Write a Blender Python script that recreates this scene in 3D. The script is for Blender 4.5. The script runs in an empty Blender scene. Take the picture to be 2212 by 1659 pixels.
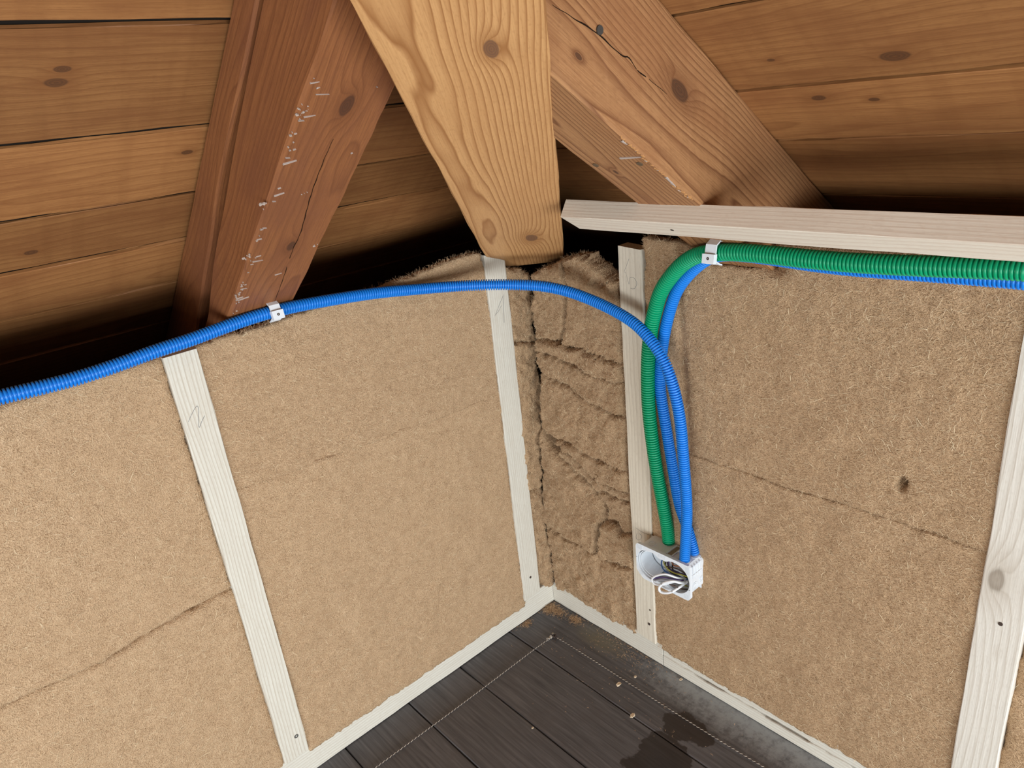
import bpy, math, random
import numpy as np
from mathutils import Vector, Matrix

random.seed(7); rng = np.random.default_rng(11)
sc = bpy.context.scene
COL = sc.collection

# ------------------------------------------------------------------ camera
# world: corner of the two knee walls at the origin, left wall along +X (plane y=0),
# right wall along +Y (plane x=0), metres.
FPX = 1551.22
RC = np.array([[-0.73846816, 0.66632865, -0.10330008],
               [0.31888406, 0.21012913, -0.92420707],
               [-0.5941193, -0.71543824, -0.36765526]])
CAM = np.array([0.98323853, 1.11344066, 1.18469063])
cam_d = bpy.data.cameras.new('camera'); cam = bpy.data.objects.new('camera', cam_d); COL.objects.link(cam)
cam_d.sensor_width = 36; cam_d.lens = FPX / 2212 * 36; cam_d.clip_start = 0.02
Mc = Matrix.Identity(4)
for i in range(3):
    Mc[i][0] = RC[0][i]; Mc[i][1] = -RC[1][i]; Mc[i][2] = -RC[2][i]; Mc[i][3] = CAM[i]
cam.matrix_world = Mc
sc.camera = cam
sc.cycles.max_bounces = 4; sc.cycles.diffuse_bounces = 3; sc.cycles.glossy_bounces = 1; sc.cycles.adaptive_threshold = 0.06

# ------------------------------------------------------------------ light
w = bpy.data.worlds.new('world'); sc.world = w; w.use_nodes = True
bg = w.node_tree.nodes['Background']; bg.inputs[0].default_value = (0.86, 0.93, 1.0, 1); bg.inputs[1].default_value = 0.05

def area_light(name, loc, look, sx, sy, power, col):
    d = bpy.data.lights.new(name, 'AREA'); d.shape = 'RECTANGLE'; d.size = sx; d.size_y = sy
    d.energy = power; d.color = col
    o = bpy.data.objects.new(name, d); COL.objects.link(o); o.location = loc
    o.rotation_euler = (Vector(look) - Vector(loc)).to_track_quat('-Z', 'Y').to_euler()
    return o
area_light('gable_window_light', (1.0, 3.1, 0.38), (0.35, 0.0, 0.66), 2.3, 0.8, 63, (0.88, 0.95, 1.0))
area_light('side_fill_light', (3.1, 1.6, 0.32), (0.0, 0.4, 0.66), 2.0, 0.60, 41, (0.90, 0.96, 1.0))  # weaker fill lamp, added to lift the right wall; no known window there
vs = sc.view_settings
vs.view_transform = 'Standard'; vs.look = 'None'; vs.exposure = 0.55; vs.gamma = 1.0; vs.use_curve_mapping = False

# ------------------------------------------------------------------ helpers
def ray(u, v): return RC.T @ np.array([(u - 1106) / FPX, (v - 829.5) / FPX, 1.0])
def at(u, v, ax, val):                       # point where the sight line meets the plane axis=val
    r = ray(u, v); return CAM + (val - CAM[ax]) / r[ax] * r
def atd(u, v, dep): return CAM + ray(u, v) * dep
def depth(p): return float((RC @ (np.array(p) - CAM))[2])

def tag(o, label=None, cat=None, group=None, kind=None):
    if label: o['label'] = label
    if cat: o['category'] = cat
    if group: o['group'] = group
    if kind: o['kind'] = kind
    return o
def mesh_obj(name, verts, faces, mat, parent=None, M=None, smooth=False):
    me = bpy.data.meshes.new(name)
    me.from_pydata([tuple(map(float, v)) for v in verts], [], [tuple(int(i) for i in f) for f in faces])
    if smooth: me.polygons.foreach_set('use_smooth', [True] * len(me.polygons))
    me.update()
    return link(name, me, mat, parent, M)
def link(name, me, mat, parent=None, M=None):
    if mat is not None and not me.materials: me.materials.append(mat)
    o = bpy.data.objects.new(name, me); COL.objects.link(o)
    if M is not None: o.matrix_world = M
    if parent is not None:
        o.parent = parent
        pm = parent.matrix_world.copy()
        if M is not None: o.matrix_basis = pm.inverted() @ M; o.matrix_parent_inverse = Matrix.Identity(4)
        else: o.matrix_parent_inverse = pm.inverted()
    return o
def empty(name, loc=(0, 0, 0)):
    o = bpy.data.objects.new(name, None); COL.objects.link(o); o.matrix_world = Matrix.Translation(loc); o.empty_display_size = .03; return o
def frame(o, ex, ey, ez):
    M = Matrix.Identity(4)
    for i in range(3): M[i][0] = ex[i]; M[i][1] = ey[i]; M[i][2] = ez[i]; M[i][3] = o[i]
    return M

# numpy value noise
_L = rng.random((64, 64, 4))
def vnoise(a, b, ch=0):
    a = np.asarray(a, float); b = np.asarray(b, float)
    ia = np.floor(a).astype(int); ib = np.floor(b).astype(int); fa = a - ia; fb = b - ib
    fa = fa * fa * (3 - 2 * fa); fb = fb * fb * (3 - 2 * fb); L = _L[:, :, ch]
    g = lambda i, j: L[i % 64, j % 64]
    return (g(ia, ib) * (1 - fa) + g(ia + 1, ib) * fa) * (1 - fb) + (g(ia, ib + 1) * (1 - fa) + g(ia + 1, ib + 1) * fa) * fb - .5
def fbm(a, b, sc_, oct_=3, ch=0):
    r = 0; amp = 1
    for k in range(oct_):
        r = r + amp * vnoise(np.asarray(a) * sc_ + 7.3 * k, np.asarray(b) * sc_ + 3.1 * k, (ch + k) % 4); amp *= .5; sc_ *= 2.03
    return r

# roof slopes and the frames of the three rafters
SL, SR = math.radians(37), math.radians(34.2); TL, TR = math.tan(SL), math.tan(SR)
ZL, ZR = 1.105, 1.097
EX, EY, EZ = np.eye(3)
def onpl(u, v, n, c):
    n = np.array(n, float); r = ray(u, v); return CAM + (c - n @ CAM) / (n @ r) * r
def loc(M, p): return tuple(M.inverted() @ Vector(p))
HS = math.atan(TR / math.sqrt(2)); q2 = math.sqrt(.5); HS0 = -.012
h_al = np.array((q2 * math.cos(HS), q2 * math.cos(HS), math.sin(HS))); h_y = np.array((q2, -q2, 0))
def hip_pt(along, off): return np.array((q2 * along + q2 * off, q2 * along - q2 * off, .865 + TR * q2 * along))
Mh = frame(hip_pt(HS0, 0), h_al, h_y, np.cross(h_al, h_y))
hip_knots = [loc(Mh, onpl(u, v, (-TR / 2, -TR / 2, 1), .865)) + (r,) for u, v, r in ((1148, 514, .0115), (1062, 106, .0075))]
lu = np.array((0, math.cos(SL), math.sin(SL))); lnn = np.array((0, -math.sin(SL), math.cos(SL)))
LX0, LX1, HGT, LS0 = .506, .617, .153, -.52
yxl = np.cross(lnn, lu); Ml = frame(np.array(((LX0 + LX1) / 2, LS0 * math.cos(SL), .91 + LS0 * math.sin(SL))), lu, yxl, lnn)
lraf_knots = [loc(Ml, onpl(u, v, (0, -TL, 1), .91)) + (r,) for u, v, r in ((747, 228, .0085), (628, 532, .006))]
ru = np.array((math.cos(SR), 0, math.sin(SR))); rn = np.array((-math.sin(SR), 0, math.cos(SR)))
RY0, RY1, RS0 = .457, .564, -.5
yxr = np.cross(rn, ru); Mr = frame(np.array((RS0 * math.cos(SR), (RY0 + RY1) / 2, .91 + RS0 * math.sin(SR))), ru, yxr, rn)
rraf_knots = [loc(Mr, at(u, v, 1, RY1)) + (r,) for u, v, r in ((1469, 195, .010), (1250, 122, .003))] + [loc(Mr, onpl(u, v, (-TR, 0, 1), .91)) + (r,) for u, v, r in ((1330, 372, .003),)]
board_knots = [(onpl(u, v, (0, -TL, 1), ZL), r, (.6, 1, 1)) for u, v, r in ((122, 180, .008), (135, 150, .0055), (405, 331, .005), (68, 548, .0055))] + \
              [(onpl(u, v, (-TR, 0, 1), ZR), r, (1, .6, 1)) for u, v, r in ((1932, 125, .009), (1768, 212, .006), (1888, 216, .004), (1664, 132, .004))]

# ------------------------------------------------------------------ materials
def lin(r, g, b):
    f = lambda c: (c / 255 / 12.92) if c / 255 <= .04045 else ((c / 255 + .055) / 1.055) ** 2.4
    return (f(r), f(g), f(b), 1)
class NB:
    def __init__(s, name, rough=.6):
        s.m = bpy.data.materials.new(name); s.m.use_nodes = True; s.t = s.m.node_tree; s.n = s.t.nodes
        s.b = s.n['Principled BSDF']; s.b.inputs['Roughness'].default_value = rough
    def new(s, t, **k):
        n = s.n.new(t)
        for a, v in k.items(): setattr(n, a, v)
        return n
    def put(s, sock, v):
        if hasattr(v, 'is_linked') or isinstance(v, bpy.types.NodeSocket): s.t.links.new(v, sock)
        elif v is not None: sock.default_value = v
    def ma(s, op, a, b=None, c=None, clamp=False):
        n = s.new('ShaderNodeMath', operation=op, use_clamp=clamp)
        s.put(n.inputs[0], a); s.put(n.inputs[1], b); s.put(n.inputs[2], c); return n.outputs[0]
    def vm(s, op, a, b=None):
        n = s.new('ShaderNodeVectorMath', operation=op); s.put(n.inputs[0], a); s.put(n.inputs[1], b); return n.outputs[0]
    def noise(s, vec, scale=1., detail=2., rough=.5, dist=0.):
        n = s.new('ShaderNodeTexNoise'); s.put(n.inputs['Vector'], vec); n.inputs['Scale'].default_value = scale
        n.inputs['Detail'].default_value = detail; n.inputs['Roughness'].default_value = rough; n.inputs['Distortion'].default_value = dist
        return n.outputs['Fac']
    def ramp(s, f, stops, interp='LINEAR'):
        n = s.new('ShaderNodeValToRGB'); s.put(n.inputs[0], f); cr = n.color_ramp; cr.interpolation = interp
        while len(cr.elements) < len(stops): cr.elements.new(.5)
        for e, (p, c) in zip(cr.elements, stops): e.position = p; e.color = c if isinstance(c, tuple) else (c, c, c, 1)
        return n.outputs[0]
    def mix(s, f, a, b, mode='MIX'):
        n = s.new('ShaderNodeMix', data_type='RGBA', blend_type=mode); s.put(n.inputs[0], f); s.put(n.inputs[6], a); s.put(n.inputs[7], b); return n.outputs[2]
    def smooth(s, v, lo, hi):
        n = s.new('ShaderNodeMapRange', interpolation_type='SMOOTHSTEP'); s.put(n.inputs[0], v)
        n.inputs[1].default_value = lo; n.inputs[2].default_value = hi; return n.outputs[0]
    def xyz(s, v):
        n = s.new('ShaderNodeSeparateXYZ'); s.put(n.inputs[0], v); return n.outputs
    def bump(s, h, strength, dist):
        n = s.new('ShaderNodeBump'); s.put(n.inputs['Height'], h); n.inputs['Strength'].default_value = strength; n.inputs['Distance'].default_value = dist
        s.put(s.b.inputs['Normal'], n.outputs[0])
    def color(s, c): s.put(s.b.inputs['Base Color'], c)

def wood(name, light, dark, spacing=.007, pith=(0, .05), warp=.02, knots=(), blotch=None, blotch_amt=.5, rough=.62,
         fibre=.25, knotcol=None, rand_pith=0., ringamt=1., bumps=.35, fine=1., stretch=1., tint=0., seed=0., vor=None, wknots=(), saw=0.):
    """Sawn softwood: growth rings round a pith running along local X, warped by noise and by knots."""
    B = NB(name, rough)
    P = B.new('ShaderNodeTexCoord').outputs['Object']
    info = B.new('ShaderNodeObjectInfo').outputs['Random']
    off = B.new('ShaderNodeCombineXYZ'); B.put(off.inputs[0], B.ma('MULTIPLY_ADD', info, 37., seed)); B.put(off.inputs[1], B.ma('MULTIPLY', info, 11.))
    Q = B.vm('ADD', P, off.outputs[0])
    x, y, z = B.xyz(P)
    n1 = B.ma('SUBTRACT', B.noise(B.vm('MULTIPLY', Q, (2.0 * stretch, 7, 7)), 1., 2.), .5)
    n2 = B.ma('SUBTRACT', B.noise(B.vm('MULTIPLY', Q, (7. * stretch, 60, 60)), 1., 1.), .5)
    py = B.ma('MULTIPLY_ADD', B.ma('SUBTRACT', info, .5), rand_pith, pith[0])
    dy = B.ma('SUBTRACT', y, py); dz = B.ma('SUBTRACT', z, pith[1])
    rad = B.ma('SQRT', B.ma('ADD', B.ma('MULTIPLY', dy, dy), B.ma('MULTIPLY', dz, dz)))
    rad = B.ma('MULTIPLY_ADD', n1, warp * 2, rad); rad = B.ma('MULTIPLY_ADD', n2, spacing * .55, rad)
    kmask = None; kd_all = None
    for (kx, ky, kz, kr) in knots:
        v = B.vm('MULTIPLY', B.vm('SUBTRACT', P, (kx, ky, kz)), (.5, 1, 1))
        d = B.new('ShaderNodeVectorMath', operation='LENGTH'); B.put(d.inputs[0], v); d = d.outputs['Value']
        d = B.ma('MULTIPLY_ADD', n2, kr * .8, d)
        q = B.ma('DIVIDE', d, kr)
        rad = B.ma('ADD', rad, B.ma('DIVIDE', kr * 2.4, B.ma('MULTIPLY_ADD', B.ma('MULTIPLY', q, q), .55, 1.)))
        kd_all = q if kd_all is None else B.ma('MINIMUM', kd_all, q)
    if wknots: W = B.new('ShaderNodeNewGeometry').outputs['Position']
    for (kp, kr, ks) in wknots:
        d = B.new('ShaderNodeVectorMath', operation='LENGTH'); B.put(d.inputs[0], B.vm('MULTIPLY', B.vm('SUBTRACT', W, tuple(kp)), ks))
        q = B.ma('DIVIDE', B.ma('MULTIPLY_ADD', n2, kr * .8, d.outputs['Value']), kr)
        rad = B.ma('ADD', rad, B.ma('DIVIDE', kr * 2.4, B.ma('MULTIPLY_ADD', B.ma('MULTIPLY', q, q), .55, 1.)))
        kd_all = q if kd_all is None else B.ma('MINIMUM', kd_all, q)
    if vor:
        vv = B.new('ShaderNodeTexVoronoi', feature='F1'); B.put(vv.inputs['Vector'], B.vm('MULTIPLY', Q, (vor[0], vor[1], vor[1] * .3))); vv.inputs['Scale'].default_value = 1.
        q = B.ma('DIVIDE', vv.outputs['Distance'], B.ma('MULTIPLY_ADD', B.xyz(vv.outputs['Color'])[0], vor[2], .01))
        q = B.ma('MULTIPLY_ADD', n2, .6, q)
        rad = B.ma('ADD', rad, B.ma('DIVIDE', .012, B.ma('MULTIPLY_ADD', B.ma('MULTIPLY', q, q), .5, 1.)))
        kd_all = q if kd_all is None else B.ma('MINIMUM', kd_all, q)
    t = B.ma('FRACT', B.ma('DIVIDE', rad, spacing))
    ring = B.ramp(t, [(0, 0.), (.5, .12), (.78, .55), (.9, 1.), (1., 0.)])
    col = B.mix(B.ma('MULTIPLY', ring, ringamt), light, dark)
    fb = B.noise(B.vm('MULTIPLY', Q, (18, 520, 520)), 1., 1.)
    col = B.mix(B.ma('MULTIPLY', B.smooth(fb, .35, .75), fibre), col, dark)
    if blotch:
        bn = B.smooth(B.noise(B.vm('MULTIPLY', Q, (4, 14, 14)), 1., 4., .6), .42, .68)
        col = B.mix(B.ma('MULTIPLY', bn, blotch_amt), col, blotch)
    sp = B.noise(B.vm('MULTIPLY', Q, (140, 420, 420)), 1., 1.)
    col = B.mix(B.ma('MULTIPLY', B.smooth(sp, .5, .75), .22), col, dark)
    if saw:
        sb = B.noise(B.vm('MULTIPLY', Q, (42, 2.5, 2.5)), 1., 2.)
        col = B.mix(B.ma('MULTIPLY', B.smooth(sb, .45, .7), saw), col, dark)
    if tint:
        hs = B.new('ShaderNodeHueSaturation'); B.put(hs.inputs['Value'], B.ma('MULTIPLY_ADD', B.ma('SUBTRACT', info, .5), tint, 1.)); B.put(hs.inputs['Color'], col); col = hs.outputs[0]
    if kd_all is not None:
        col = B.mix(B.ma('MULTIPLY', B.smooth(kd_all, 3.2, .8), .55), col, dark)
        km = B.ma('MULTIPLY', B.smooth(kd_all, 1.1, .75), .92)
        kt = B.ramp(B.ma('FRACT', B.ma('MULTIPLY', kd_all, 3.2)), [(0, .2), (.7, .9), (1., .2)])
        kc = knotcol or tuple(c * .35 + .008 for c in dark[:3]) + (1,)
        kc2 = tuple(c * .5 + d * .5 for c, d in zip(kc[:3], dark[:3])) + (1,)
        col = B.mix(km, col, B.mix(kt, kc2, kc))
    B.color(col)
    B.bump(fb, bumps, .0008)
    B.b.inputs['Specular IOR Level'].default_value = .3
    return B.m

def insul(name, c0, c1, c2, bump=.9):
    B = NB(name, .95); B.b.inputs['Specular IOR Level'].default_value = .08
    P = B.new('ShaderNodeNewGeometry').outputs['Position']
    def rotn(rx, ry, rz, sx, sy):
        m = B.new('ShaderNodeMapping'); m.vector_type = 'TEXTURE'; B.put(m.inputs['Vector'], P); m.inputs['Rotation'].default_value = (rx, ry, rz)
        return B.noise(B.vm('MULTIPLY', m.outputs[0], (sx, sy, sx)), 1., 1., .55)
    a = rotn(.5, .7, .2, 560, 150); b = rotn(-.6, .3, -.4, 560, 150)
    f = B.ma('MAXIMUM', a, b)
    fine = B.noise(P, 800., 1., .6)
    big = B.noise(P, 7., 4., .6); mid = B.noise(P, 60., 3., .6)
    v = B.ma('ADD', B.ma('MULTIPLY', f, .75), B.ma('MULTIPLY', mid, .25))
    col = B.ramp(v, [(.36, c2), (.52, c1), (.68, c0)])
    col = B.mix(B.ma('MULTIPLY', B.smooth(big, .35, .7), .35), col, c1)
    col = B.mix(B.ma('MULTIPLY', B.smooth(fine, .55, .8), .3), col, c0)
    B.color(col)
    B.bump(B.ma('ADD', f, B.ma('MULTIPLY', fine, .4)), bump, .004)
    return B.m
def fibre_mat(name, dark, base, straw):
    B = NB(name, .8); B.b.inputs['Specular IOR Level'].default_value = .2
    a = B.new('ShaderNodeAttribute', attribute_name='shade'); 
    B.color(B.ramp(a.outputs['Fac'], [(0, dark), (.35, base), (.7, base), (1., straw)]))
    return B.m
def plain(name, c, rough=.45, spec=.5, nscale=0, namt=.1, bump=0):
    B = NB(name, rough); B.b.inputs['Specular IOR Level'].default_value = spec
    P = B.new('ShaderNodeTexCoord').outputs['Object']
    n = B.noise(P, nscale or 90., 3.)
    B.color(B.mix(B.ma('MULTIPLY', n, namt), c, tuple(x * .6 for x in c[:3]) + (1,)))
    if bump: B.bump(n, bump, .001)
    return B.m

# spruce for studs, sills and battens: whitish, fine reddish rings
SP_L, SP_D = (0.66, 0.625, 0.54, 1), (0.46, 0.385, 0.295, 1)
m_stud_two = wood('spruce_stud_two', SP_L, SP_D, .0052, (-.05, -.02), .010, rough=.7, fibre=.25, ringamt=.85, bumps=.3)
m_stud_one = wood('spruce_stud_one', SP_L, SP_D, .0045, (.06, -.03), .006, rough=.7, fibre=.3, ringamt=.6, seed=3.)
m_stud_five = wood('spruce_stud_five', (0.70, 0.63, 0.51, 1), SP_D, .005, (-.04, -.05), .008, rough=.7, fibre=.25, ringamt=.55, seed=5.)
m_stud_knot = wood('spruce_stud_knotty', (0.70, 0.65, 0.57, 1), (0.48, 0.41, 0.33, 1), .008, (.05, -.02), .012, knots=((.465, .013, .0, .013), (.35, -.004, 0., .004)), knotcol=(.25, .2, .15, 1), rough=.7, fibre=.2, ringamt=.7, seed=8.)
m_sill = wood('spruce_sill', (0.66, 0.63, 0.55, 1), SP_D, .006, (-.02, -.05), .006, rough=.7, fibre=.25, ringamt=.6, seed=9.)
m_batten = wood('spruce_batten', (0.71, 0.63, 0.52, 1), (0.54, 0.41, 0.31, 1), .0042, (.02, .10), .006, rough=.65, fibre=.2, ringamt=.6, seed=12.)
m_hip = wood('hip_rafter_wood', (0.58, 0.315, 0.13, 1), (0.30, 0.125, 0.04, 1), .0050, (.036, .060), .014,
             knots=hip_knots, knotcol=(.13, .065, .04, 1), blotch=(0.46, 0.225, 0.085, 1), blotch_amt=.35, rough=.55, fibre=.25, bumps=.5, stretch=.8)
m_rafter_l = wood('left_rafter_wood', (0.27, 0.102, 0.037, 1), (0.145, 0.049, 0.019, 1), .005, (.03, .09), .018,
                  knots=lraf_knots, blotch=(0.185, 0.066, 0.030, 1), blotch_amt=.7, rough=.5, fibre=.4, ringamt=.7, bumps=.4)
m_rafter_r = wood('right_rafter_wood', (0.40, 0.20, 0.085, 1), (0.17, 0.066, 0.026, 1), .0052, (-.02, .03), .014,
                  knots=rraf_knots, blotch=(0.27, 0.11, 0.043, 1), blotch_amt=.5, rough=.55, fibre=.3, bumps=.45)
m_board = wood('roof_board_wood', (0.325, 0.145, 0.050, 1), (0.19, 0.072, 0.024, 1), .013, (0, .030), .034,
               blotch=(0.20, 0.074, 0.026, 1), blotch_amt=.6, rough=.5, fibre=.4, ringamt=.6, rand_pith=.12, tint=.35, saw=.25, vor=(3.0, 7.0, .07), bumps=.3, wknots=board_knots)
m_dark = plain('dark_underlay', (0.012, 0.009, 0.007, 1), .9, .1)
m_eaves = plain('sheathing_and_light_stop', (0.03, 0.018, 0.011, 1), .9, .1, 20, .5)

INS0, INS1, INS2 = (0.64, 0.445, 0.275, 1), (0.53, 0.35, 0.203, 1), (0.33, 0.20, 0.105, 1)
m_ins = insul('wood_fibre_insulation', INS0, INS1, INS2)
m_ins_r = insul('wood_fibre_insulation_brown', (0.60, 0.41, 0.245, 1), (0.48, 0.308, 0.173, 1), (0.28, 0.165, 0.082, 1), 1.)
m_fib = fibre_mat('wood_fibres', (0.33, 0.20, 0.11, 1), (0.53, 0.35, 0.205, 1), (0.82, 0.67, 0.44, 1))
m_blue = plain('blue_plastic', (0.008, 0.20, 0.68, 1), .38, .45, 60, .15)
m_green = plain('green_plastic', (0.0, 0.31, 0.13, 1), .38, .45, 60, .15)
m_white = plain('white_plastic', (0.74, 0.77, 0.80, 1), .4, .45, 200, .06)
m_wire = {k: plain(k + '_wire', c, .35) for k, c in dict(white=(.78, .78, .78, 1), violet=(.07, .035, .13, 1), brown=(.06, .03, .018, 1), yellow=(.45, .42, .06, 1),
          blue=(.03, .12, .35, 1), black=(.01, .01, .01, 1), orange=(.35, .10, .02, 1), grey=(.35, .34, .36, 1)).items()}
m_steel = plain('screw_steel', (.45, .44, .40, 1), .35); m_steel.node_tree.nodes['Principled BSDF'].inputs['Metallic'].default_value = .9
m_pencil = plain('pencil', (.15, .15, .16, 1), .6)
m_rust = plain('dull_nail', (.13, .085, .05, 1), .8, .15)
m_hole = plain('hole_shadow_wood', (.05, .03, .02, 1), .9)
m_fleck = plain('pale_scratches', (.45, .37, .32, 1), .8, .2)
m_twine = plain('pale_twine', (.55, .48, .40, 1), .9, .1, 900, .5)
m_twine_d = plain('dark_twine', (.08, .06, .05, 1), .9, .1, 900, .5)
m_chip = plain('wood_chip', (.66, .52, .36, 1), .8)

def floor_mat():
    B = NB('dark_floor_plank', .55)
    G = B.new('ShaderNodeNewGeometry').outputs['Position']; x, y, z = B.xyz(G)
    info = B.new('ShaderNodeObjectInfo').outputs['Random']
    off = B.new('ShaderNodeCombineXYZ'); B.put(off.inputs[1], B.ma('MULTIPLY', info, 31.))
    Q = B.vm('ADD', G, off.outputs[0])
    grain = B.noise(B.vm('MULTIPLY', Q, (160, 7, 1)), 1., 4., .6, .5)
    mott = B.noise(Q, 9., 5., .65)
    col = B.ramp(grain, [(.3, (0.066, 0.066, 0.072, 1)), (.55, (0.128, 0.126, 0.135, 1)), (.8, (0.20, 0.196, 0.206, 1))])
    col = B.mix(B.ma('MULTIPLY', B.smooth(mott, .45, .75), .6), col, (0.105, 0.092, 0.089, 1))
    col = B.mix(B.ma('MULTIPLY', info, .25), col, (.095, .091, .095, 1))
    scr = B.noise(B.vm('MULTIPLY', Q, (22, 300, 1)), 1., 2.)
    col = B.mix(B.ma('MULTIPLY', B.smooth(scr, .68, .8), .25), col, (.24, .22, .21, 1))
    # plaster dust lying along the right-hand wall and in the first joint
    dn = B.noise(G, 38., 6., .75)
    dband = B.ma('MULTIPLY', B.smooth(x, .13, .015), B.smooth(y, .16, .42))
    dust = B.smooth(B.ma('ADD', dn, B.ma('MULTIPLY', dband, .42)), .62, 1.0)
    dust = B.ma('MULTIPLY', dust, dband)
    col = B.mix(B.ma('MULTIPLY', dust, .9), col, (.34, .36, .37, 1))
    gd = B.new('ShaderNodeVectorMath', operation='DISTANCE'); B.put(gd.inputs[0], B.vm('MULTIPLY', G, (2.2, 1, 1))); gd.inputs[1].default_value = (.06, .18, 0)
    gm = B.ma('MULTIPLY', B.smooth(B.ma('MULTIPLY_ADD', dn, .1, gd.outputs['Value']), .16, .05), .6)
    col = B.mix(gm, col, (.20, .175, .11, 1))
    # wet stain
    wn = B.noise(G, 26., 4., .6); wet = None
    for (u_, v_, r_) in ((1478, 1572, .040), (1440, 1625, .042), (1520, 1592, .022), (1405, 1670, .045)):
        p_ = at(u_, v_, 2, 0.); wd = B.new('ShaderNodeVectorMath', operation='DISTANCE'); B.put(wd.inputs[0], B.vm('MULTIPLY', G, (1.0, .8, 1))); wd.inputs[1].default_value = (p_[0], p_[1] * .8, 0)
        q = B.smooth(B.ma('MULTIPLY_ADD', B.ma('SUBTRACT', wn, .5), .06, wd.outputs['Value']), r_, r_ - .006)
        wet = q if wet is None else B.ma('MAXIMUM', wet, q)
    col = B.mix(B.ma('MULTIPLY', wet, .8), col, (.022, .015, .012, 1))
    B.color(col)
    B.put(B.b.inputs['Roughness'], B.ma('SUBTRACT', B.ma('MULTIPLY_ADD', mott, .25, .45), B.ma('MULTIPLY', wet, .25)))
    B.bump(B.ma('ADD', grain, B.ma('MULTIPLY', dust, .4)), .25, .001)
    B.b.inputs['Specular IOR Level'].default_value = .4
    return B.m
m_floor = floor_mat()

# ------------------------------------------------------------------ shape builders
def loft(secs, cap=True):
    """secs: list of (K,3) arrays -> verts, faces"""
    K = len(secs[0]); V = np.concatenate(secs); F = []
    for i in range(len(secs) - 1):
        for k in range(K):
            a = i * K + k; b = i * K + (k + 1) % K; F.append((a, b, b + K, a + K))
    if cap: F.append(tuple(range(K - 1, -1, -1))); n = (len(secs) - 1) * K; F.append(tuple(range(n, n + K)))
    return V, F
def timber(name, M, L, y0, y1, z0, z1, mat, parent=None, ch=.0015, rough=.0006, step=.02, xs=None, seed=0, edgecut=None):
    """Sawn timber along local X with chamfered, slightly uneven arrises. xs(y,z,end)->x offset cuts the ends."""
    n = max(2, int(L / step) + 1); ss = np.linspace(0, L, n); secs = []
    base = np.array([(y0 + ch, z0), (y1 - ch, z0), (y1, z0 + ch), (y1, z1 - ch), (y1 - ch, z1), (y0 + ch, z1), (y0, z1 - ch), (y0, z0 + ch)])
    cy, cz = (y0 + y1) / 2, (z0 + z1) / 2
    for i, s in enumerate(ss):
        q = base.copy()
        e = fbm(np.full(8, s * 1.0 + seed * 3.7), np.array([0, 1.5, 1.6, 3, 3.1, 4.5, 4.6, .1]), 12., 3) * rough * 3
        q[:, 0] += np.sign(q[:, 0] - cy) * e; q[:, 1] += np.sign(q[:, 1] - cz) * e * .5
        if edgecut: q = edgecut(s, q)
        x = np.full(8, s)
        if xs:
            f = s / L
            x = x + np.array([xs(a, b, 0) for a, b in q]) * (1 - f) + np.array([xs(a, b, 1) for a, b in q]) * f
        secs.append(np.column_stack([x, q]))
    V, F = loft(secs)
    return mesh_obj(name, V, F, mat, parent, M)

def catmull(P, step, smooth_=6):
    P = np.array(P, float); P = np.vstack([2 * P[0] - P[1], P, 2 * P[-1] - P[-2]]); out = []
    for i in range(1, len(P) - 2):
        p0, p1, p2, p3 = P[i - 1:i + 3]
        t = np.linspace(0, 1, 24, endpoint=False)[:, None]
        out.append(.5 * ((2 * p1) + (-p0 + p2) * t + (2 * p0 - 5 * p1 + 4 * p2 - p3) * t ** 2 + (-p0 + 3 * p1 - 3 * p2 + p3) * t ** 3))
    out = np.vstack(out + [P[-2:-1]])
    for _ in range(smooth_): out[1:-1] = .25 * out[:-2] + .5 * out[1:-1] + .25 * out[2:]
    d = np.r_[0, np.cumsum(np.linalg.norm(np.diff(out, axis=0), axis=1))]
    n = max(2, int(d[-1] / step)); s = np.linspace(0, d[-1], n + 1)
    return np.column_stack([np.interp(s, d, out[:, k]) for k in range(3)]), d[-1]
def sweep(path, radii, seg=12, cap=True):
    T = np.gradient(path, axis=0); T /= np.linalg.norm(T, axis=1)[:, None]
    u = np.cross(T[0], [0, 0, 1.]); 
    if np.linalg.norm(u) < .1: u = np.cross(T[0], [1., 0, 0])
    u /= np.linalg.norm(u); secs = []; an = np.linspace(0, 2 * math.pi, seg, endpoint=False)
    for p, t, r in zip(path, T, radii):
        u = u - t * (u @ t); u /= np.linalg.norm(u); v = np.cross(t, u)
        secs.append(p + r * (np.cos(an)[:, None] * u + np.sin(an)[:, None] * v))
    return loft(secs, cap)
def conduit(name, pts, r, pitch, mat):
    fine_, L = catmull(pts, .0005, 80)
    d = np.r_[0, np.cumsum(np.linalg.norm(np.diff(fine_, axis=0), axis=1))]
    fr = np.array([0., .05, .52, .57, .61, .66, .90, .95]); pr_ = np.array([.985, 1., 1., .985, .74, .70, .70, .74])
    n_ = int(d[-1] / pitch); ss = (np.arange(n_)[:, None] + fr[None]).ravel() * pitch; rad = r * np.tile(pr_, n_)
    path = np.column_stack([np.interp(ss, d, fine_[:, k]) for k in range(3)])
    V, F = sweep(path, rad, 18)
    return mesh_obj(name, V, F, mat, smooth=True)
def tube(name, pts, r, mat, parent=None, seg=8, step=.002):
    path, L = catmull(pts, step); V, F = sweep(path, np.full(len(path), r), seg)
    return mesh_obj(name, V, F, mat, parent, smooth=True)
def box_vf(x0, x1, y0, y1, z0, z1):
    V = [(x, y, z) for x in (x0, x1) for y in (y0, y1) for z in (z0, z1)]
    return V, [(0, 1, 3, 2), (4, 6, 7, 5), (0, 4, 5, 1), (2, 3, 7, 6), (0, 2, 6, 4), (1, 5, 7, 3)]
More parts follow.
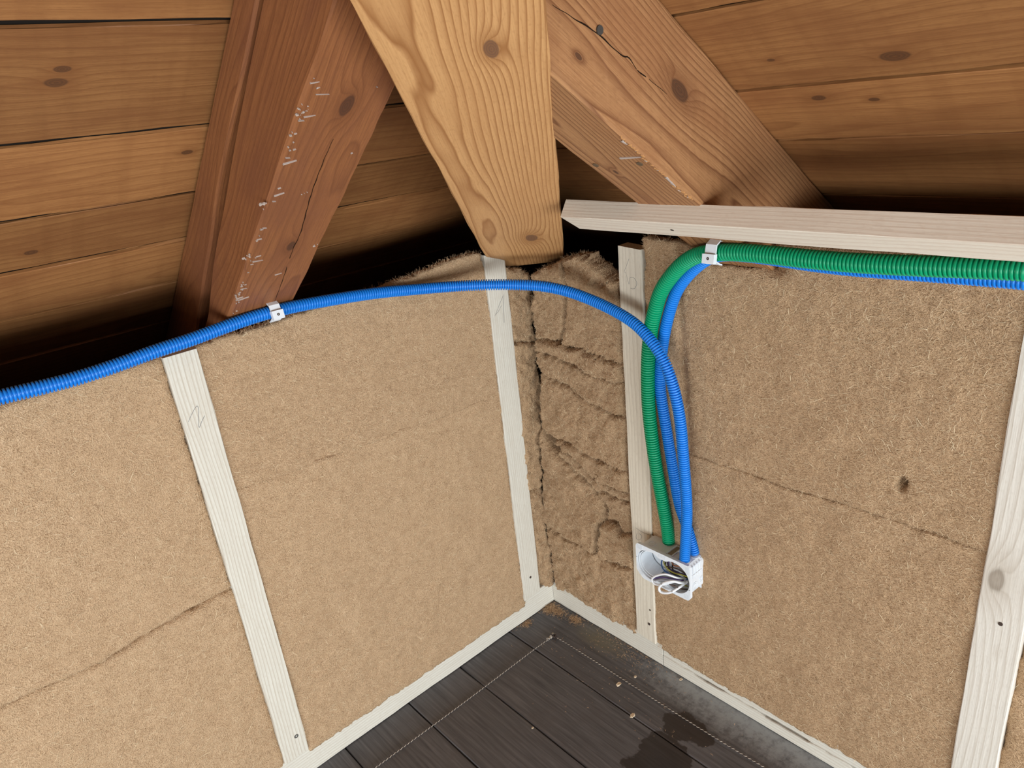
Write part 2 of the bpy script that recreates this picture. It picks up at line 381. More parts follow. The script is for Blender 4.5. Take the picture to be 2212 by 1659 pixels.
def join_vf(parts):
    V = []; F = []
    for v, f in parts:
        o = len(V); V += [tuple(p) for p in v]; F += [tuple(i + o for i in q) for q in f]
    return V, F
def arc_vf(center, r0, r1, h, a0, a1, seg=30):
    V = []; F = []
    for k in range(seg + 1):
        a = a0 + (a1 - a0) * k / seg; c, s_ = math.cos(a), math.sin(a)
        for r, x in ((r0, 0), (r1, 0), (r1, h), (r0, h)): V.append((center[0] + x, center[1] + r * c, center[2] + r * s_))
    for k in range(seg):
        for q in range(4): F.append((k * 4 + q, k * 4 + (q + 1) % 4, k * 4 + 4 + (q + 1) % 4, k * 4 + 4 + q))
    F += [(0, 3, 2, 1), tuple(seg * 4 + q for q in range(4))]
    return V, F
def ring_vf(center, axis, r0, r1, h, seg=24):
    axis = np.array(axis, float); a = np.cross(axis, [.3, .5, .81]); a /= np.linalg.norm(a); b = np.cross(axis, a); c = np.array(center)
    an = np.linspace(0, 2 * math.pi, seg, endpoint=False); d = np.cos(an)[:, None] * a + np.sin(an)[:, None] * b
    V = np.vstack([c + d * r0, c + d * r1, c + d * r1 + axis * h, c + d * r0 + axis * h]); F = []
    for k in range(seg):
        j = (k + 1) % seg
        for q in range(4): F.append((q * seg + k, q * seg + j, ((q + 1) % 4) * seg + j, ((q + 1) % 4) * seg + k))
    return V, F

# ------------------------------------------------------------------ insulation builder
def poly_sd(px, pz, poly):
    """signed distance, positive inside"""
    P = np.array(poly); n = len(P); d2 = np.full(px.shape, 1e9); ins = np.zeros(px.shape, bool)
    for i in range(n):
        a = P[i]; b = P[(i + 1) % n]; e = b - a
        wx = px - a[0]; wz = pz - a[1]; t = np.clip((wx * e[0] + wz * e[1]) / (e @ e + 1e-12), 0, 1)
        d2 = np.minimum(d2, (wx - t * e[0]) ** 2 + (wz - t * e[1]) ** 2)
        c = ((a[1] <= pz) & (b[1] > pz)) | ((b[1] <= pz) & (a[1] > pz))
        with np.errstate(divide='ignore', invalid='ignore'):
            xi = a[0] + (pz - a[1]) / (b[1] - a[1] if b[1] != a[1] else 1e-12) * e[0]
        ins ^= c & (px < xi)
    d = np.sqrt(d2); return np.where(ins, d, -d)
def W3(side, a, h, z):
    return np.column_stack([a, h, z]) if side == 'L' else np.column_stack([h, a, z])
def ribbons(C, D, N, L, Wd, bend, shade):
    """curved flat fibres: C centre, D direction, N normal (all (n,3)); 3 segments"""
    n = len(C); S = np.cross(N, D); S /= np.linalg.norm(S, axis=1)[:, None] + 1e-9
    ts = np.array([-.5, -.17, .17, .5]); V = np.zeros((n, 4, 2, 3))
    for k, t in enumerate(ts):
        p = C + D * (L * t)[:, None] + S * (bend * L * (t * t * 4 - .5))[:, None]
        wd = Wd * (1 - .6 * abs(t) * 2 * .8)
        V[:, k, 0] = p + S * (wd / 2)[:, None]; V[:, k, 1] = p - S * (wd / 2)[:, None]
    V = V.reshape(-1, 3); b = (np.arange(n) * 8)[:, None]
    F = np.concatenate([b + np.array([[0, 1, 3, 2]]), b + np.array([[2, 3, 5, 4]]), b + np.array([[4, 5, 7, 6]])], 1).reshape(-1, 4)
    return V, F, np.repeat(shade, 8)
def fast_mesh(name, V, F, mat, shade=None, smooth=False):
    me = bpy.data.meshes.new(name); me.vertices.add(len(V)); me.vertices.foreach_set('co', np.asarray(V, np.float32).ravel())
    F = np.asarray(F, np.int32); me.loops.add(F.size); me.loops.foreach_set('vertex_index', F.ravel())
    me.polygons.add(len(F)); me.polygons.foreach_set('loop_start', np.arange(0, F.size, F.shape[1], dtype=np.int32))
    if smooth: me.polygons.foreach_set('use_smooth', np.ones(len(F), bool))
    if shade is not None:
        at_ = me.attributes.new('shade', 'FLOAT', 'POINT'); at_.data.foreach_set('value', np.asarray(shade, np.float32))
    me.update(); me.validate(); me.materials.append(mat); return me

def batt(name, side, poly, label, res=.0045, proud=.002, amp=.0035, edge=.008, drop=.006, rag=.004, thick=.075, extra=None,
         fibres=20000, flen=(.003, .012), straw=.12, fringe=0, mat=None, nscale=28., group=None, fdir=None, seed=0., part=None):
    poly = [tuple(p) for p in poly]
    P = np.array(poly); a0, z0 = P.min(0) - .015; a1, z1 = P.max(0) + .015
    na = int((a1 - a0) / res) + 2; nz = int((z1 - z0) / res) + 2
    A, Z = np.meshgrid(np.linspace(a0, a1, na), np.linspace(z0, z1, nz), indexing='ij')
    sd = poly_sd(A, Z, poly) + rag * 2.2 * fbm(A + seed, Z, 55., 4) + rag * 1.2 * fbm(A, Z + seed, 260., 2, 1)
    ga, gz = np.gradient(sd, (a1 - a0) / (na - 1), (z1 - z0) / (nz - 1)); gn = np.sqrt(ga ** 2 + gz ** 2) + 1e-6
    inside = sd > -res * .6
    keep = inside[:-1, :-1] & inside[1:, :-1] & inside[:-1, 1:] & inside[1:, 1:]
    move = np.where(sd < res * .45, -np.clip(sd, -res, res), 0)
    A2 = A + move * ga / gn; Z2 = Z + move * gz / gn
    e = np.clip(sd / edge, 0, 1)
    H = proud + amp * 1.3 * fbm(A + seed, Z, nscale, 2, 2) + amp * .55 * fbm(A, Z + seed, nscale * 6, 3, 1) - drop * (1 - e) ** 2
    if extra: H = H + extra(A, Z)
    idx = -np.ones(A.shape, int); use = np.zeros(A.shape, bool)
    use[:-1, :-1] |= keep; use[1:, :-1] |= keep; use[:-1, 1:] |= keep; use[1:, 1:] |= keep
    idx[use] = np.arange(use.sum())
    V = W3(side, A2[use], H[use], Z2[use]); nv = len(V)
    i, j = np.where(keep)
    F = np.column_stack([idx[i, j], idx[i + 1, j], idx[i + 1, j + 1], idx[i, j + 1]])
    if side == 'L': F = F[:, ::-1]
    # skirt down to the back
    E = np.concatenate([F[:, [0, 1]], F[:, [1, 2]], F[:, [2, 3]], F[:, [3, 0]]]); key = np.sort(E, 1); key = key[:, 0] * (nv + 1) + key[:, 1]
    uq, inv, cnt = np.unique(key, return_inverse=True, return_counts=True); bd = E[cnt[inv] == 1]
    bv = np.unique(bd); mp = -np.ones(nv, int); mp[bv] = nv + np.arange(len(bv))
    VB = V[bv].copy(); VB[:, 1 if side == 'L' else 0] = -thick
    FS = np.column_stack([bd[:, 1], bd[:, 0], mp[bd[:, 0]], mp[bd[:, 1]]])
    me = fast_mesh(name, np.vstack([V, VB]), np.vstack([F, FS]), mat or m_ins, smooth=True)
    o = link(name, me, None); tag(o, label, 'insulation', group)
    # loose fibres on the face
    nf = int(fibres)
    if nf:
        k = rng.integers(0, len(i), nf); ii, jj = i[k], j[k]; fa, fz = rng.random(nf), rng.random(nf)
        lerp = lambda X: X[ii, jj] * (1 - fa) * (1 - fz) + X[ii + 1, jj] * fa * (1 - fz) + X[ii, jj + 1] * (1 - fa) * fz + X[ii + 1, jj + 1] * fa * fz
        ca, cz, ch_ = lerp(A2), lerp(Z2), lerp(H)
        th = rng.random(nf) * 2 * math.pi if fdir is None else fdir + rng.normal(0, .6, nf)
        tilt = rng.normal(0, .15, nf)
        st = rng.random(nf) < straw
        L = np.where(st, rng.uniform(flen[0] * 1.4, flen[1], nf), rng.uniform(flen[0] * .8, flen[1] * .5, nf)) * rng.choice([1., 1., 1., 1.5], nf)
        Dd = W3(side, np.cos(th) * np.cos(tilt), np.sin(tilt), np.sin(th) * np.cos(tilt))
        Nn = W3(side, rng.normal(0, .45, nf), np.ones(nf), rng.normal(0, .45, nf))
        C = W3(side, ca, ch_ + rng.uniform(.0, .0012, nf) + np.abs(np.sin(tilt)) * L * .3, cz)
        sh = np.where(st, rng.uniform(.78, 1., nf), np.clip(rng.normal(.45, .26, nf), 0, .80))
        Wd = np.where(st, rng.uniform(.0003, .0006, nf), rng.uniform(.0002, .00048, nf))
        out = [ribbons(C, Dd, Nn, L, Wd, rng.normal(0, .12, nf), sh)]
        if fringe:
            kb = rng.integers(0, len(bv), fringe); pb = V[bv[kb]]
            gA = -(ga / gn)[use][bv[kb]]; gZ = -(gz / gn)[use][bv[kb]]
            th2 = np.arctan2(gZ, gA) + rng.normal(0, .55, fringe); hh = rng.normal(0, .35, fringe)
            D2 = W3(side, np.cos(th2), hh, np.sin(th2)); D2 /= np.linalg.norm(D2, axis=1)[:, None]
            L2 = rng.uniform(.003, .010, fringe)
            C2 = pb + D2 * (L2 * .35)[:, None]; C2[:, 1 if side == 'L' else 0] -= rng.uniform(0, .02, fringe)
            N2 = rng.normal(0, 1, (fringe, 3)); N2[:, 1 if side == 'L' else 0] += 1
            out.append(ribbons(C2, D2, N2, L2, rng.uniform(.0002, .0005, fringe), rng.normal(0, .2, fringe), np.clip(rng.normal(.45, .15, fringe), 0, 1)))
        VV = np.vstack([q[0] for q in out]); off = 0; FF = []
        for q in out: FF.append(q[1] + off); off += len(q[0])
        fo = link('fibres', fast_mesh('fibres', VV, np.vstack(FF), m_fib, np.concatenate([q[2] for q in out])), None, o)
        fo['kind'] = 'stuff'
    return o

# ================================================================== SETTING
# floor
V, F = box_vf(-.6, 3.4, -.6, 3.4, -.08, -.022)
floor = tag(mesh_obj('floor', V, F, m_dark), 'dark stained plank floor of the attic', kind='structure')
joints = [-.005, .1515, .304, .4455, .602, .752, .9, 1.05, 1.2, 1.352, 1.5, 1.65, 1.8, 1.95, 2.1, 2.25, 2.4]
for k in range(len(joints) - 1):
    Mf = frame((0, -.03, 0), (0, 1, 0), (-1, 0, 0), (0, 0, 1))
    timber('plank', Mf, 3.2, -(joints[k + 1] - .0012), -(joints[k] + .0012), -.02, random.uniform(-.0008, .0002), m_floor, floor, ch=.0016, rough=.0005, step=.06, seed=k)

# walls: rough sheathing at the back of the insulation and, behind it, added slabs that keep light out of the eaves
def wallshell(side):
    sw = lambda v: v if side == 'L' else [(p[1], p[0], p[2]) for p in v]
    fl = (lambda f: f) if side == 'L' else (lambda f: [q[::-1] for q in f])
    parts = []
    for b in ((-.12, 3.2, -.11, -.08, -.02, .82), (-1.3, 3.2, -1.2, -.08, .52, .56), (-1.3, 3.2, -1.3, -1.2, .3, .56)):
        v, f = box_vf(*b); parts.append((sw(v), fl(f)))
    return join_vf(parts)
V, F = wallshell('L'); tag(mesh_obj('wall_left', V, F, m_eaves), 'rough sheathing behind the left knee wall insulation, with added light-blocking slabs', kind='structure')
V, F = wallshell('R'); tag(mesh_obj('wall_right', V, F, m_eaves), 'rough sheathing behind the right knee wall insulation, with added light-blocking slabs', kind='structure')

# roof: underlay sheet + boards
def roofpt_l(x, y, up=0.): return (x, y - up * math.sin(SL), ZL + TL * y + up * math.cos(SL))
def roofpt_r(x, y, up=0.): return (x - up * math.sin(SR), y, ZR + TR * x + up * math.cos(SR))
u = .0065
V = [roofpt_l(-1.3, -1.2, u), roofpt_l(3.2, -1.2, u), roofpt_l(3.2, 2.4, u), roofpt_l(2.4 * TL / TR, 2.4, u)]
V2 = [roofpt_r(-1.2, -1.3, u), roofpt_r(-1.2, 3.2, u), roofpt_r(2.4, 3.2, u), roofpt_r(2.4, 2.4 * TR / TL, u)]
up3 = np.array((0, 0, .03))
parts = []
for q in (V, V2):
    q = np.array(q); parts.append((np.vstack([q, q + up3]), [(0, 1, 2, 3), (7, 6, 5, 4), (0, 4, 5, 1), (1, 5, 6, 2), (2, 6, 7, 3), (3, 7, 4, 0)]))
V, F = join_vf(parts)
ceiling = tag(mesh_obj('ceiling', V, F, m_dark), 'sloping roof boarding of brown stained planks', kind='structure')
ls = [-.66, -.56, -.44, -.32, -.203, -.098, -.001, .116, .2535, .40, .54, .68, .81, .95, 1.1, 1.25, 1.4, 1.6]
for k in range(len(ls) - 1):
    ya, yb = ls[k], ls[k + 1]
    x0 = (ya + yb) / 2 - .06
    Mb = frame(roofpt_l(2.9, ya), (-1, 0, 0), (0, math.cos(SL), math.sin(SL)), (0, -math.sin(SL), math.cos(SL)))
    wd = (yb - ya) / math.cos(SL); g = random.uniform(.0030, .0038); dz = random.uniform(-.001, .003)
    if k in (6, 7, 8): g = .0048
    timber('board', Mb, 2.9 - x0, g, wd - g, dz, .006, m_board, ceiling, ch=.0008, rough=.0006, step=.03, seed=k + 20)
rs = [-.66, -.54, -.42, -.30, -.155, -.011, .0955, .227, .36, .49, .63, .78, .92, 1.07, 1.2, 1.35, 1.5, 1.65]
for k in range(len(rs) - 1):
    xa, xb = rs[k], rs[k + 1]
    y0 = (xa + xb) / 2 - .06
    Mb = frame(roofpt_r(xa, y0), (0, 1, 0), (math.cos(SR), 0, math.sin(SR)), (-math.sin(SR), 0, math.cos(SR)))
    wd = (xb - xa) / math.cos(SR); g = random.uniform(.0022, .0030); dz = random.uniform(-.001, .003)
    timber('board', Mb, 2.9 - y0, g, wd - g, dz, .006, m_board, ceiling, ch=.0008, rough=.0006, step=.03, seed=k + 50)

# ================================================================== RAFTERS
# hip rafter
sgn = 1 if np.cross(h_al, h_y)[2] > 0 else -1
def hipcut(y, z, end): return (.16 * z - .06 * (y + .0925) - .012 * math.sin((y + .0925) / .155 * 3.1)) if end == 0 else 0
z0, z1 = (0, .185) if sgn > 0 else (-.185, 0)
hip = timber('hip_rafter', Mh, 2.1, -.0925, .0635, z0, z1, m_hip, ch=.002, rough=.0006, step=.015, xs=hipcut, seed=70)
tag(hip, 'broad honey-coloured hip rafter running up from the wall corner', 'rafter')

# left jack rafter, with a long drying split in the side turned to the room
yx = yxl
sY = 1 if yx[0] > 0 else -1           # local +Y points to world +x when sY=1
hw = (LX1 - LX0) / 2
def lsec(s):
    t = s + LS0                                   # distance up the slope from the wall plane
    # split: lies low on the side near the wall and climbs the face up-slope
    zc = .062 + .062 * max(0, min(1, (t + .05) / .62)) + .004 * math.sin(9 * t)
    op = .015 * math.exp(-((t + .04) / .13) ** 2) + .0085 * math.exp(-((t - .20) / .12) ** 2) + .003 * math.exp(-((t - .5) / .2) ** 2) + .0010
    dp = .075 if t < .5 else max(.010, .075 - (t - .5) * .8)
    lip = .005 * math.exp(-((t + .0) / .15) ** 2)
    e = lambda k: float(fbm(np.array([t * 1.0 + k * 9.7]), np.array([k * 1.3]), 14., 3)[0]) * .003
    w = hw
    pts = [(-w + .002 + e(1), 0 + e(2) * .3), (w - .003 + e(3), 0 + e(4) * .3), (w + e(5) * .6, .003), (w + lip, zc - op - .004), (w - .003, zc - op), (w - dp, zc - op * .2),
           (w - dp, zc + op * .2), (w - .003, zc + op), (w + e(8) * .5, zc + op + .004), (w + e(6) * .5, HGT - .002), (-w + e(7) * .5, HGT - .002), (-w + e(1), .003)]
    return pts
s_end_l = lambda xw, z=0.: (xw - .085 + z * math.sin(SL)) / math.cos(SL) - LS0
n = 80; secs = []
for i in range(n + 1):
    s = s_end_l((LX0 + LX1) / 2) * i / n
    pts = lsec(s); bl_ = max(0, (i / n - .7) / .3)
    secs.append(np.array([(s + bl_ * (s_end_l((LX0 + LX1) / 2 + a, b) - s_end_l((LX0 + LX1) / 2)), sY * a, b) for a, b in pts]))
V, F = loft(secs)
if sY < 0: F = [f[::-1] for f in F]
raf_l = tag(mesh_obj('rafter', V, F, m_rafter_l, None, Ml), 'reddish-brown rafter with a long open split, above the left wall', 'rafter')
# pale scratches along its lower arris
def l_local(y, xw, off=0.): return np.array((xw, y, .91 + TL * y)) + lnn * (-off)
parts = []
for k in range(60):
    yy = .02 + .40 * random.random() ** 1.3
    near = random.random() < .72
    xw = LX1 - .002 - abs(random.gauss(0, .004)) if near else (random.uniform(LX0 + .003, LX1 - .01) if random.random() < .6 else LX0 + .012 + abs(random.gauss(0, .003)))
    if not near and random.random() < .55: continue
    ln = min(.016, random.expovariate(1 / .005) + .001) * (1 if near else .8); wd = random.expovariate(1 / .00035) + .00015; sl = random.uniform(-.2, .35)
    p = l_local(yy, xw, .0016); d = np.array((-1, 0, 0)) * ln + lu * ln * sl; s_ = lu * wd
    parts.append(([p - s_, p - s_ * .06 + d, p + s_ * .06 + d, p + s_, p - s_ + lnn * .003, p + d + lnn * .003, p + d + lnn * .003, p + s_ + lnn * .003], [(3, 2, 1, 0), (0, 1, 5, 4), (2, 3, 7, 6)]))
for (u_, v_, n_, sp) in ((650, 242, 9, .005), (628, 292, 4, .002), (662, 238, 5, .003), (566, 440, 5, .006), (664, 414, 3, .005), (535, 555, 6, .007), (512, 640, 6, .006), (680, 530, 3, .004)):
    c_ = onpl(u_, v_, (0, -TL, 1), .91)
    for k in range(n_):
        p = c_ + EX * random.gauss(0, sp * .6) + lu * random.gauss(0, sp) - lnn * .0012; r_ = random.expovariate(1 / .0008) + .0003; a0 = random.uniform(0, 6)
        ring_ = [p + (EX * math.cos(a0 + q * 1.25) * random.uniform(.4, 1.3) + lu * math.sin(a0 + q * 1.25) * random.uniform(.4, 1)) * r_ for q in range(5)]
        parts.append((ring_ + [q + lnn * .002 for q in ring_], [(0, 1, 2, 3, 4)] + [(q, (q + 1) % 5, 5 + (q + 1) % 5, 5 + q) for q in range(5)]))
V, F = join_vf(parts); tag(mesh_obj('scratches', V, F, m_fleck, raf_l), 'pale scratches along the lower edge', kind='stuff')

# right jack rafter
hwr = (RY1 - RY0) / 2
s_end_r = lambda yw, z=0.: (yw - .126 + z * math.sin(SR)) / math.cos(SR) - RS0
LR = s_end_r((RY0 + RY1) / 2)
def rcut(y, z, end): return (s_end_r((RY0 + RY1) / 2 + y * yxr[1], z) - LR) if end else 0
raf_r = timber('rafter', Mr, LR, -hwr, hwr, 0, .155, m_rafter_r, ch=.003, rough=.0008, step=.02, seed=90, xs=rcut)
tag(raf_r, 'brown grained rafter slanting down behind the pale batten on the right', 'rafter')
parts = []
m_raw = plain('raw_wood', (.47, .235, .09, 1), .8, .2); parts2 = []
for k in range(60):
    xx = random.uniform(.19, .33); yw = RY1 - .002 - abs(random.gauss(0, .0025))
    ln = random.uniform(.001, .005); wd = random.uniform(.0003, .0011)
    p = np.array((xx, yw, .91 + TR * xx)) - rn * .0008; d = np.array((0, -1, 0)) * ln * .5 + ru * ln; s_ = np.array((0, 1, 0)) * wd
    parts.append(([p - s_, p - s_ * .06 + d, p + s_ * .06 + d, p + s_, p - s_ + rn * .003, p + d + rn * .003, p + d + rn * .003, p + s_ + rn * .003], [(0, 1, 2, 3), (4, 5, 1, 0), (6, 7, 3, 2)]))
for p in parts[8:]: parts2.append(p)
V, F = join_vf(parts2); tag(mesh_obj('bruised_edge', V, F, m_raw, raf_r), 'raw orange wood along the bruised edge', kind='stuff')
parts = parts[:8]
for (a_, b_, w_) in (((1340, 341), (1385, 338), .0016), ((1438, 381), (1460, 402), .0014), ((1343, 303), (1352, 309), .0016)):
    p_, q_ = (onpl(*c, (-TR, 0, 1), .91) - rn * .0013 for c in (a_, b_)); s_ = np.cross(rn, q_ - p_); s_ = s_ / np.linalg.norm(s_) * w_
    parts.append(([p_ - s_, q_ - s_ * .4, q_ + s_ * .4, p_ + s_, p_ - s_ + rn * .003, q_ + rn * .003, p_ + s_ + rn * .003], [(0, 1, 2, 3), (4, 5, 1, 0), (5, 6, 3, 2)]))
V, F = join_vf(parts); tag(mesh_obj('scratches', V, F, m_fleck, raf_r), 'pale scuffs along the lower edge', kind='stuff')
def crack(pts, plane, nrm, parent, w_=.0005):
    P = [plane(a, b) + np.array(nrm) * .0003 for a, b in pts]; path, L = catmull(P, .004); n_ = len(path)
    T = np.gradient(path, axis=0); S = np.cross(T, nrm); S /= np.linalg.norm(S, axis=1)[:, None]
    V = []; F = []
    for k in range(n_):
        ww = w_ * (.25 + min(1, 4 * k / n_, 4 * (n_ - 1 - k) / n_)) * (1 + .3 * math.sin(k * .7)); j_ = .0003 * math.sin(k * .9)
        V += [path[k] + S[k] * (ww + j_), path[k] - S[k] * (ww - j_), path[k] - np.array(nrm) * .004]
    for k in range(n_ - 1):
        a = 3 * k; F += [(a, a + 3, a + 4, a + 1), (a + 1, a + 4, a + 5, a + 2), (a + 2, a + 5, a + 3, a)]
    mesh_obj('crack', V, F, m_crack, parent)
m_crack = plain('drying_crack', (.018, .010, .006, 1), .95, .05)
crack([(1192, 10), (1240, 40), (1290, 72), (1340, 118), (1358, 124), (1375, 150), (1410, 178), (1440, 203)], lambda a, b: at(a, b, 1, RY1), (0, 1, 0), raf_r)
crack([(720, 300), (700, 345), (672, 420), (650, 500), (632, 540), (612, 600), (590, 660)], lambda a, b: onpl(a, b, (0, -TL, 1), .91), -lnn, raf_l, .0004)
V, F = ring_vf(at(1295, 65, 1, RY1 + .0005), (0, 1, 0), .0003, .0048, .0012, 16); tag(mesh_obj('nail_head', V, F, plain('rusty_nail', (.06, .052, .045, 1), .8, .15), raf_r), 'dull grey nail head')
for u_, v_ in ((1382, 353), (1287, 356)):
    V, F = ring_vf(onpl(u_, v_, (-TR, 0, 1), .91) - rn * .0003, -rn, .0003, .0042, .0008, 14); mesh_obj('nail_head', V, F, m_rust, raf_r)
# nail heads in the rafter's side
def disc(name, p, nrm, r, h, mat, parent):
    V, F = ring_vf(p, nrm, r * .3, r, h, 12); o = mesh_obj(name, V, F, mat, parent); return o

# ================================================================== STUDS AND SILLS
def stud(side, a0, a1, zb, zt, mat, label, xs=None, depth_=.024, proud=.006, seed=0):
    # local X up, Y along wall, Z into room
    if side == 'L': M = frame(np.array(((a0 + a1) / 2, 0, zb)), EZ, EX, EY)
    else: M = frame(np.array((0, (a0 + a1) / 2, zb)), EZ, -EY, EX)
    hw_ = (a1 - a0) / 2
    o = timber('wall_stud', M, zt - zb, -hw_, hw_, -depth_, proud, mat, ch=.0012, rough=.0006, step=.012, xs=xs, seed=seed)
    return tag(o, label, 'stud', 'wall studs')
st2 = stud('L', .672, .722, .063, .884, m_stud_two, 'pale spruce stud pencilled with a 2, on the left wall', seed=1, proud=.0065)
def cut1(y, z, end): return (-.020 * max(0., (.006 - y)) / .03 if end else 0)
st1 = stud('L', .046, .0995, .063, .903, m_stud_one, 'pale spruce stud pencilled with a 1, just left of the corner', xs=cut1, seed=2)
st5 = stud('R', .272, .3235, .058, .921, m_stud_five, 'pale spruce stud pencilled with a 5, behind the conduits', seed=3, depth_=.022, xs=lambda y, z, e: .002 * y / .025)
st6 = stud('R', .895, .951, .05, .965, m_stud_knot, 'whitish knotty stud at the right edge', seed=4, proud=.0075)

# pencil figures
def pencil(strokes, side, parent, h, r=.00032):
    parts = []
    for s in strokes:
        pts = [at(u_, v_, 1 if side == 'L' else 0, h) for u_, v_ in s]
        if len(pts) == 2: pts = [pts[0], (np.array(pts[0]) + pts[1]) / 2, pts[1]]
        path, L = catmull(pts, .0015); parts.append(sweep(path, np.full(len(path), r), 5))
    V, F = join_vf(parts); tag(mesh_obj('pencil_mark', V, F, m_pencil, parent), 'grey pencilled number')
pencil([[(407, 911), (415, 893), (425, 877), (429, 885), (429, 905), (430, 924), (436, 910), (442, 898)]], 'L', st2, .0066)
pencil([[(1088, 636), (1080, 655), (1069, 683)], [(1087, 640), (1088, 665), (1089, 697)], [(1070, 680), (1077, 672), (1083, 660)]], 'L', st1, .0061)
pencil([[(1358.6, 559), (1353, 575), (1348.5, 587), (1352, 588)], [(1351.5, 588), (1355, 600), (1358.7, 614), (1360, 604), (1362, 599), (1370, 601), (1375.5, 611), (1372, 622), (1366, 624), (1362, 622)]], 'R', st5, .0061)
pencil([[(1376, 1152), (1374, 1160), (1377, 1166), (1383, 1165), (1386, 1158), (1380, 1152)], [(1373, 1140), (1388, 1150), (1404, 1156)], [(1401, 1165), (1404, 1158), (1406, 1154), (1404, 1164)]], 'R', st5, .0061, .00022)

# sills
def sill(side, a0, a1, ht, mat, label, seed, groove=False, xs=None):
    if side == 'L': M = frame(np.array((a0, 0, 0)), EX, EY * -1, EZ) if False else frame(np.array((a1, 0, 0)), -EX, -EY, EZ)
    else: M = frame(np.array((0, a0, 0)), EY, -EX, EZ)
    # local Y points into the wall, Z up
    if not groove:
        o = timber('sill_plate', M, a1 - a0, .0, .06, .001, ht, mat, ch=.0012, rough=.0005, step=.02, seed=seed, xs=xs)
    else:
        n_ = int((a1 - a0) / .006); secs = []
        for i in range(n_ + 1):
            s = (a1 - a0) * i / n_
            g = max(0, float(fbm(np.array([s + 3.3]), np.array([1.7]), 22., 2)[0]) * 2.2 + .6); g = min(1, g) * min(1, max(0, (s - .05) / .06))
            j = float(fbm(np.array([s]), np.array([9.1]), 60., 2)[0]) * .0015
            zg = ht * .50 + j; op = .0004 + .0042 * g ** 2; dp = .004 + .03 * g
            pts = [(.0012, .001), (0, .0025), (0, zg - op - .001), (.002, zg - op), (dp, zg - op * .6), (dp, zg + op * .3), (.0016, zg + op * .4), (.0016, ht - .001), (.003, ht), (.06, ht), (.06, .001)]
            secs.append(np.array([(s, a, b) for a, b in pts]))
        V, F = loft(secs); F = [f[::-1] for f in F]
        o = mesh_obj('sill_plate', V, F, mat, None, M)
    return tag(o, label, 'sill plate')
sill('L', .0005, 3.0, .0625, m_sill, 'pale wooden sill along the foot of the left wall', 5, xs=None)
sill('R', .0005, .337, .0585, m_sill, 'short pale sill piece right of the corner, below the stud pencilled 5', 6)
sill('R', .339, 3.0, .0585, m_sill, 'long pale sill with a splintered groove, along the right wall', 7, groove=True)

# ================================================================== INSULATION
def L_(pts): return [tuple(at(a, b, 1, 0)[[0, 2]]) for a, b in pts]
def R_(pts): return [tuple(at(a, b, 0, 0)[[1, 2]]) for a, b in pts]
def line_groove(pts, wdt, dep, lip=0.):
    P = np.array(pts)
    def f(A, Z):
        d2 = np.full(A.shape, 1e9); 
        for i in range(len(P) - 1):
            a, b = P[i], P[i + 1]; e = b - a; t = np.clip(((A - a[0]) * e[0] + (Z - a[1]) * e[1]) / (e @ e), 0, 1)
            d2 = np.minimum(d2, (A - a[0] - t * e[0]) ** 2 + (Z - a[1] - t * e[1]) ** 2)
        return -dep * np.exp(-d2 / wdt ** 2)
    return f
# left wall, left bay
SA = [(3.0, .455), (1.3, .455), (1.06, .462), (.924, .452), (.85, .462), (.778, .464), (.715, .466)]
batt('insulation_batt', 'L', [(.7205, .885), (3.0, .885), (3.0, .456), (1.3, .456), (1.06, .463), (.924, .453), (.85, .4625), (.778, .465), (.7205, .467)],
     'upper insulation batt of the left wall bay, left of the stud pencilled 2', rag=.0013, edge=.006, drop=.010, amp=.0032, thick=.02, fibres=60000, straw=.12, flen=(.003, .013), fringe=1500, nscale=18, res=.0055,
     extra=lambda A, Z: .004 * np.clip((.52 - Z) / .06, 0, 1) * np.clip((A - .86) / .1, 0, 1))
batt('insulation_batt', 'L', [(.7205, .466), (.778, .464), (.85, .4615), (.924, .452), (1.06, .462), (1.3, .455), (3.0, .455), (3.0, .052), (.7205, .052)],
     'lower insulation batt of the left wall bay, below the open joint', rag=.0013, edge=.006, drop=.006, amp=.0032, fibres=50000, straw=.11, flen=(.003, .013), nscale=18, res=.0055, seed=4.,
     extra=lambda A, Z: -.004 * np.clip((A - .86) / .1, 0, 1) * np.clip((Z - .38) / .05, 0, 1))
# left wall, bay next to the corner
topB = L_([(1035, 547), (1000, 556), (960, 570), (920, 586), (880, 602), (850, 612)])
batt('insulation_batt', 'L', topB[::1] + [(.33, .893), (.5, .89), (.6740, .885), (.6740, .630), (.5, .62), (.29, .608), (.122, .60), (.0975, .60), (.0975, .86)],
     'upper smooth insulation batt between the studs pencilled 1 and 2', rag=.0012, edge=.006, drop=.0008, amp=.003, thick=.02, fibres=34000, straw=.06, flen=(.003, .009), fringe=3500, nscale=14, seed=9., fdir=.5, extra=lambda A, Z: .0022 * fbm(A * .14, Z + .02 * fbm(A, Z, 9.), 150., 2))
batt('insulation_batt', 'L', [(.6740, .637), (.5, .627), (.29, .615), (.122, .607), (.0975, .607), (.0975, .044), (.25, .044), (.45, .046), (.6740, .050)],
     'lower smooth insulation batt between the studs pencilled 1 and 2', rag=.0022, edge=.010, drop=.0026, amp=.003, fibres=34000, straw=.06, flen=(.003, .009), fringe=1200, nscale=14, seed=13., proud=.0032, fdir=.5, extra=lambda A, Z: .0022 * fbm(A * .14, Z + .02 * fbm(A, Z, 9.), 150., 2))
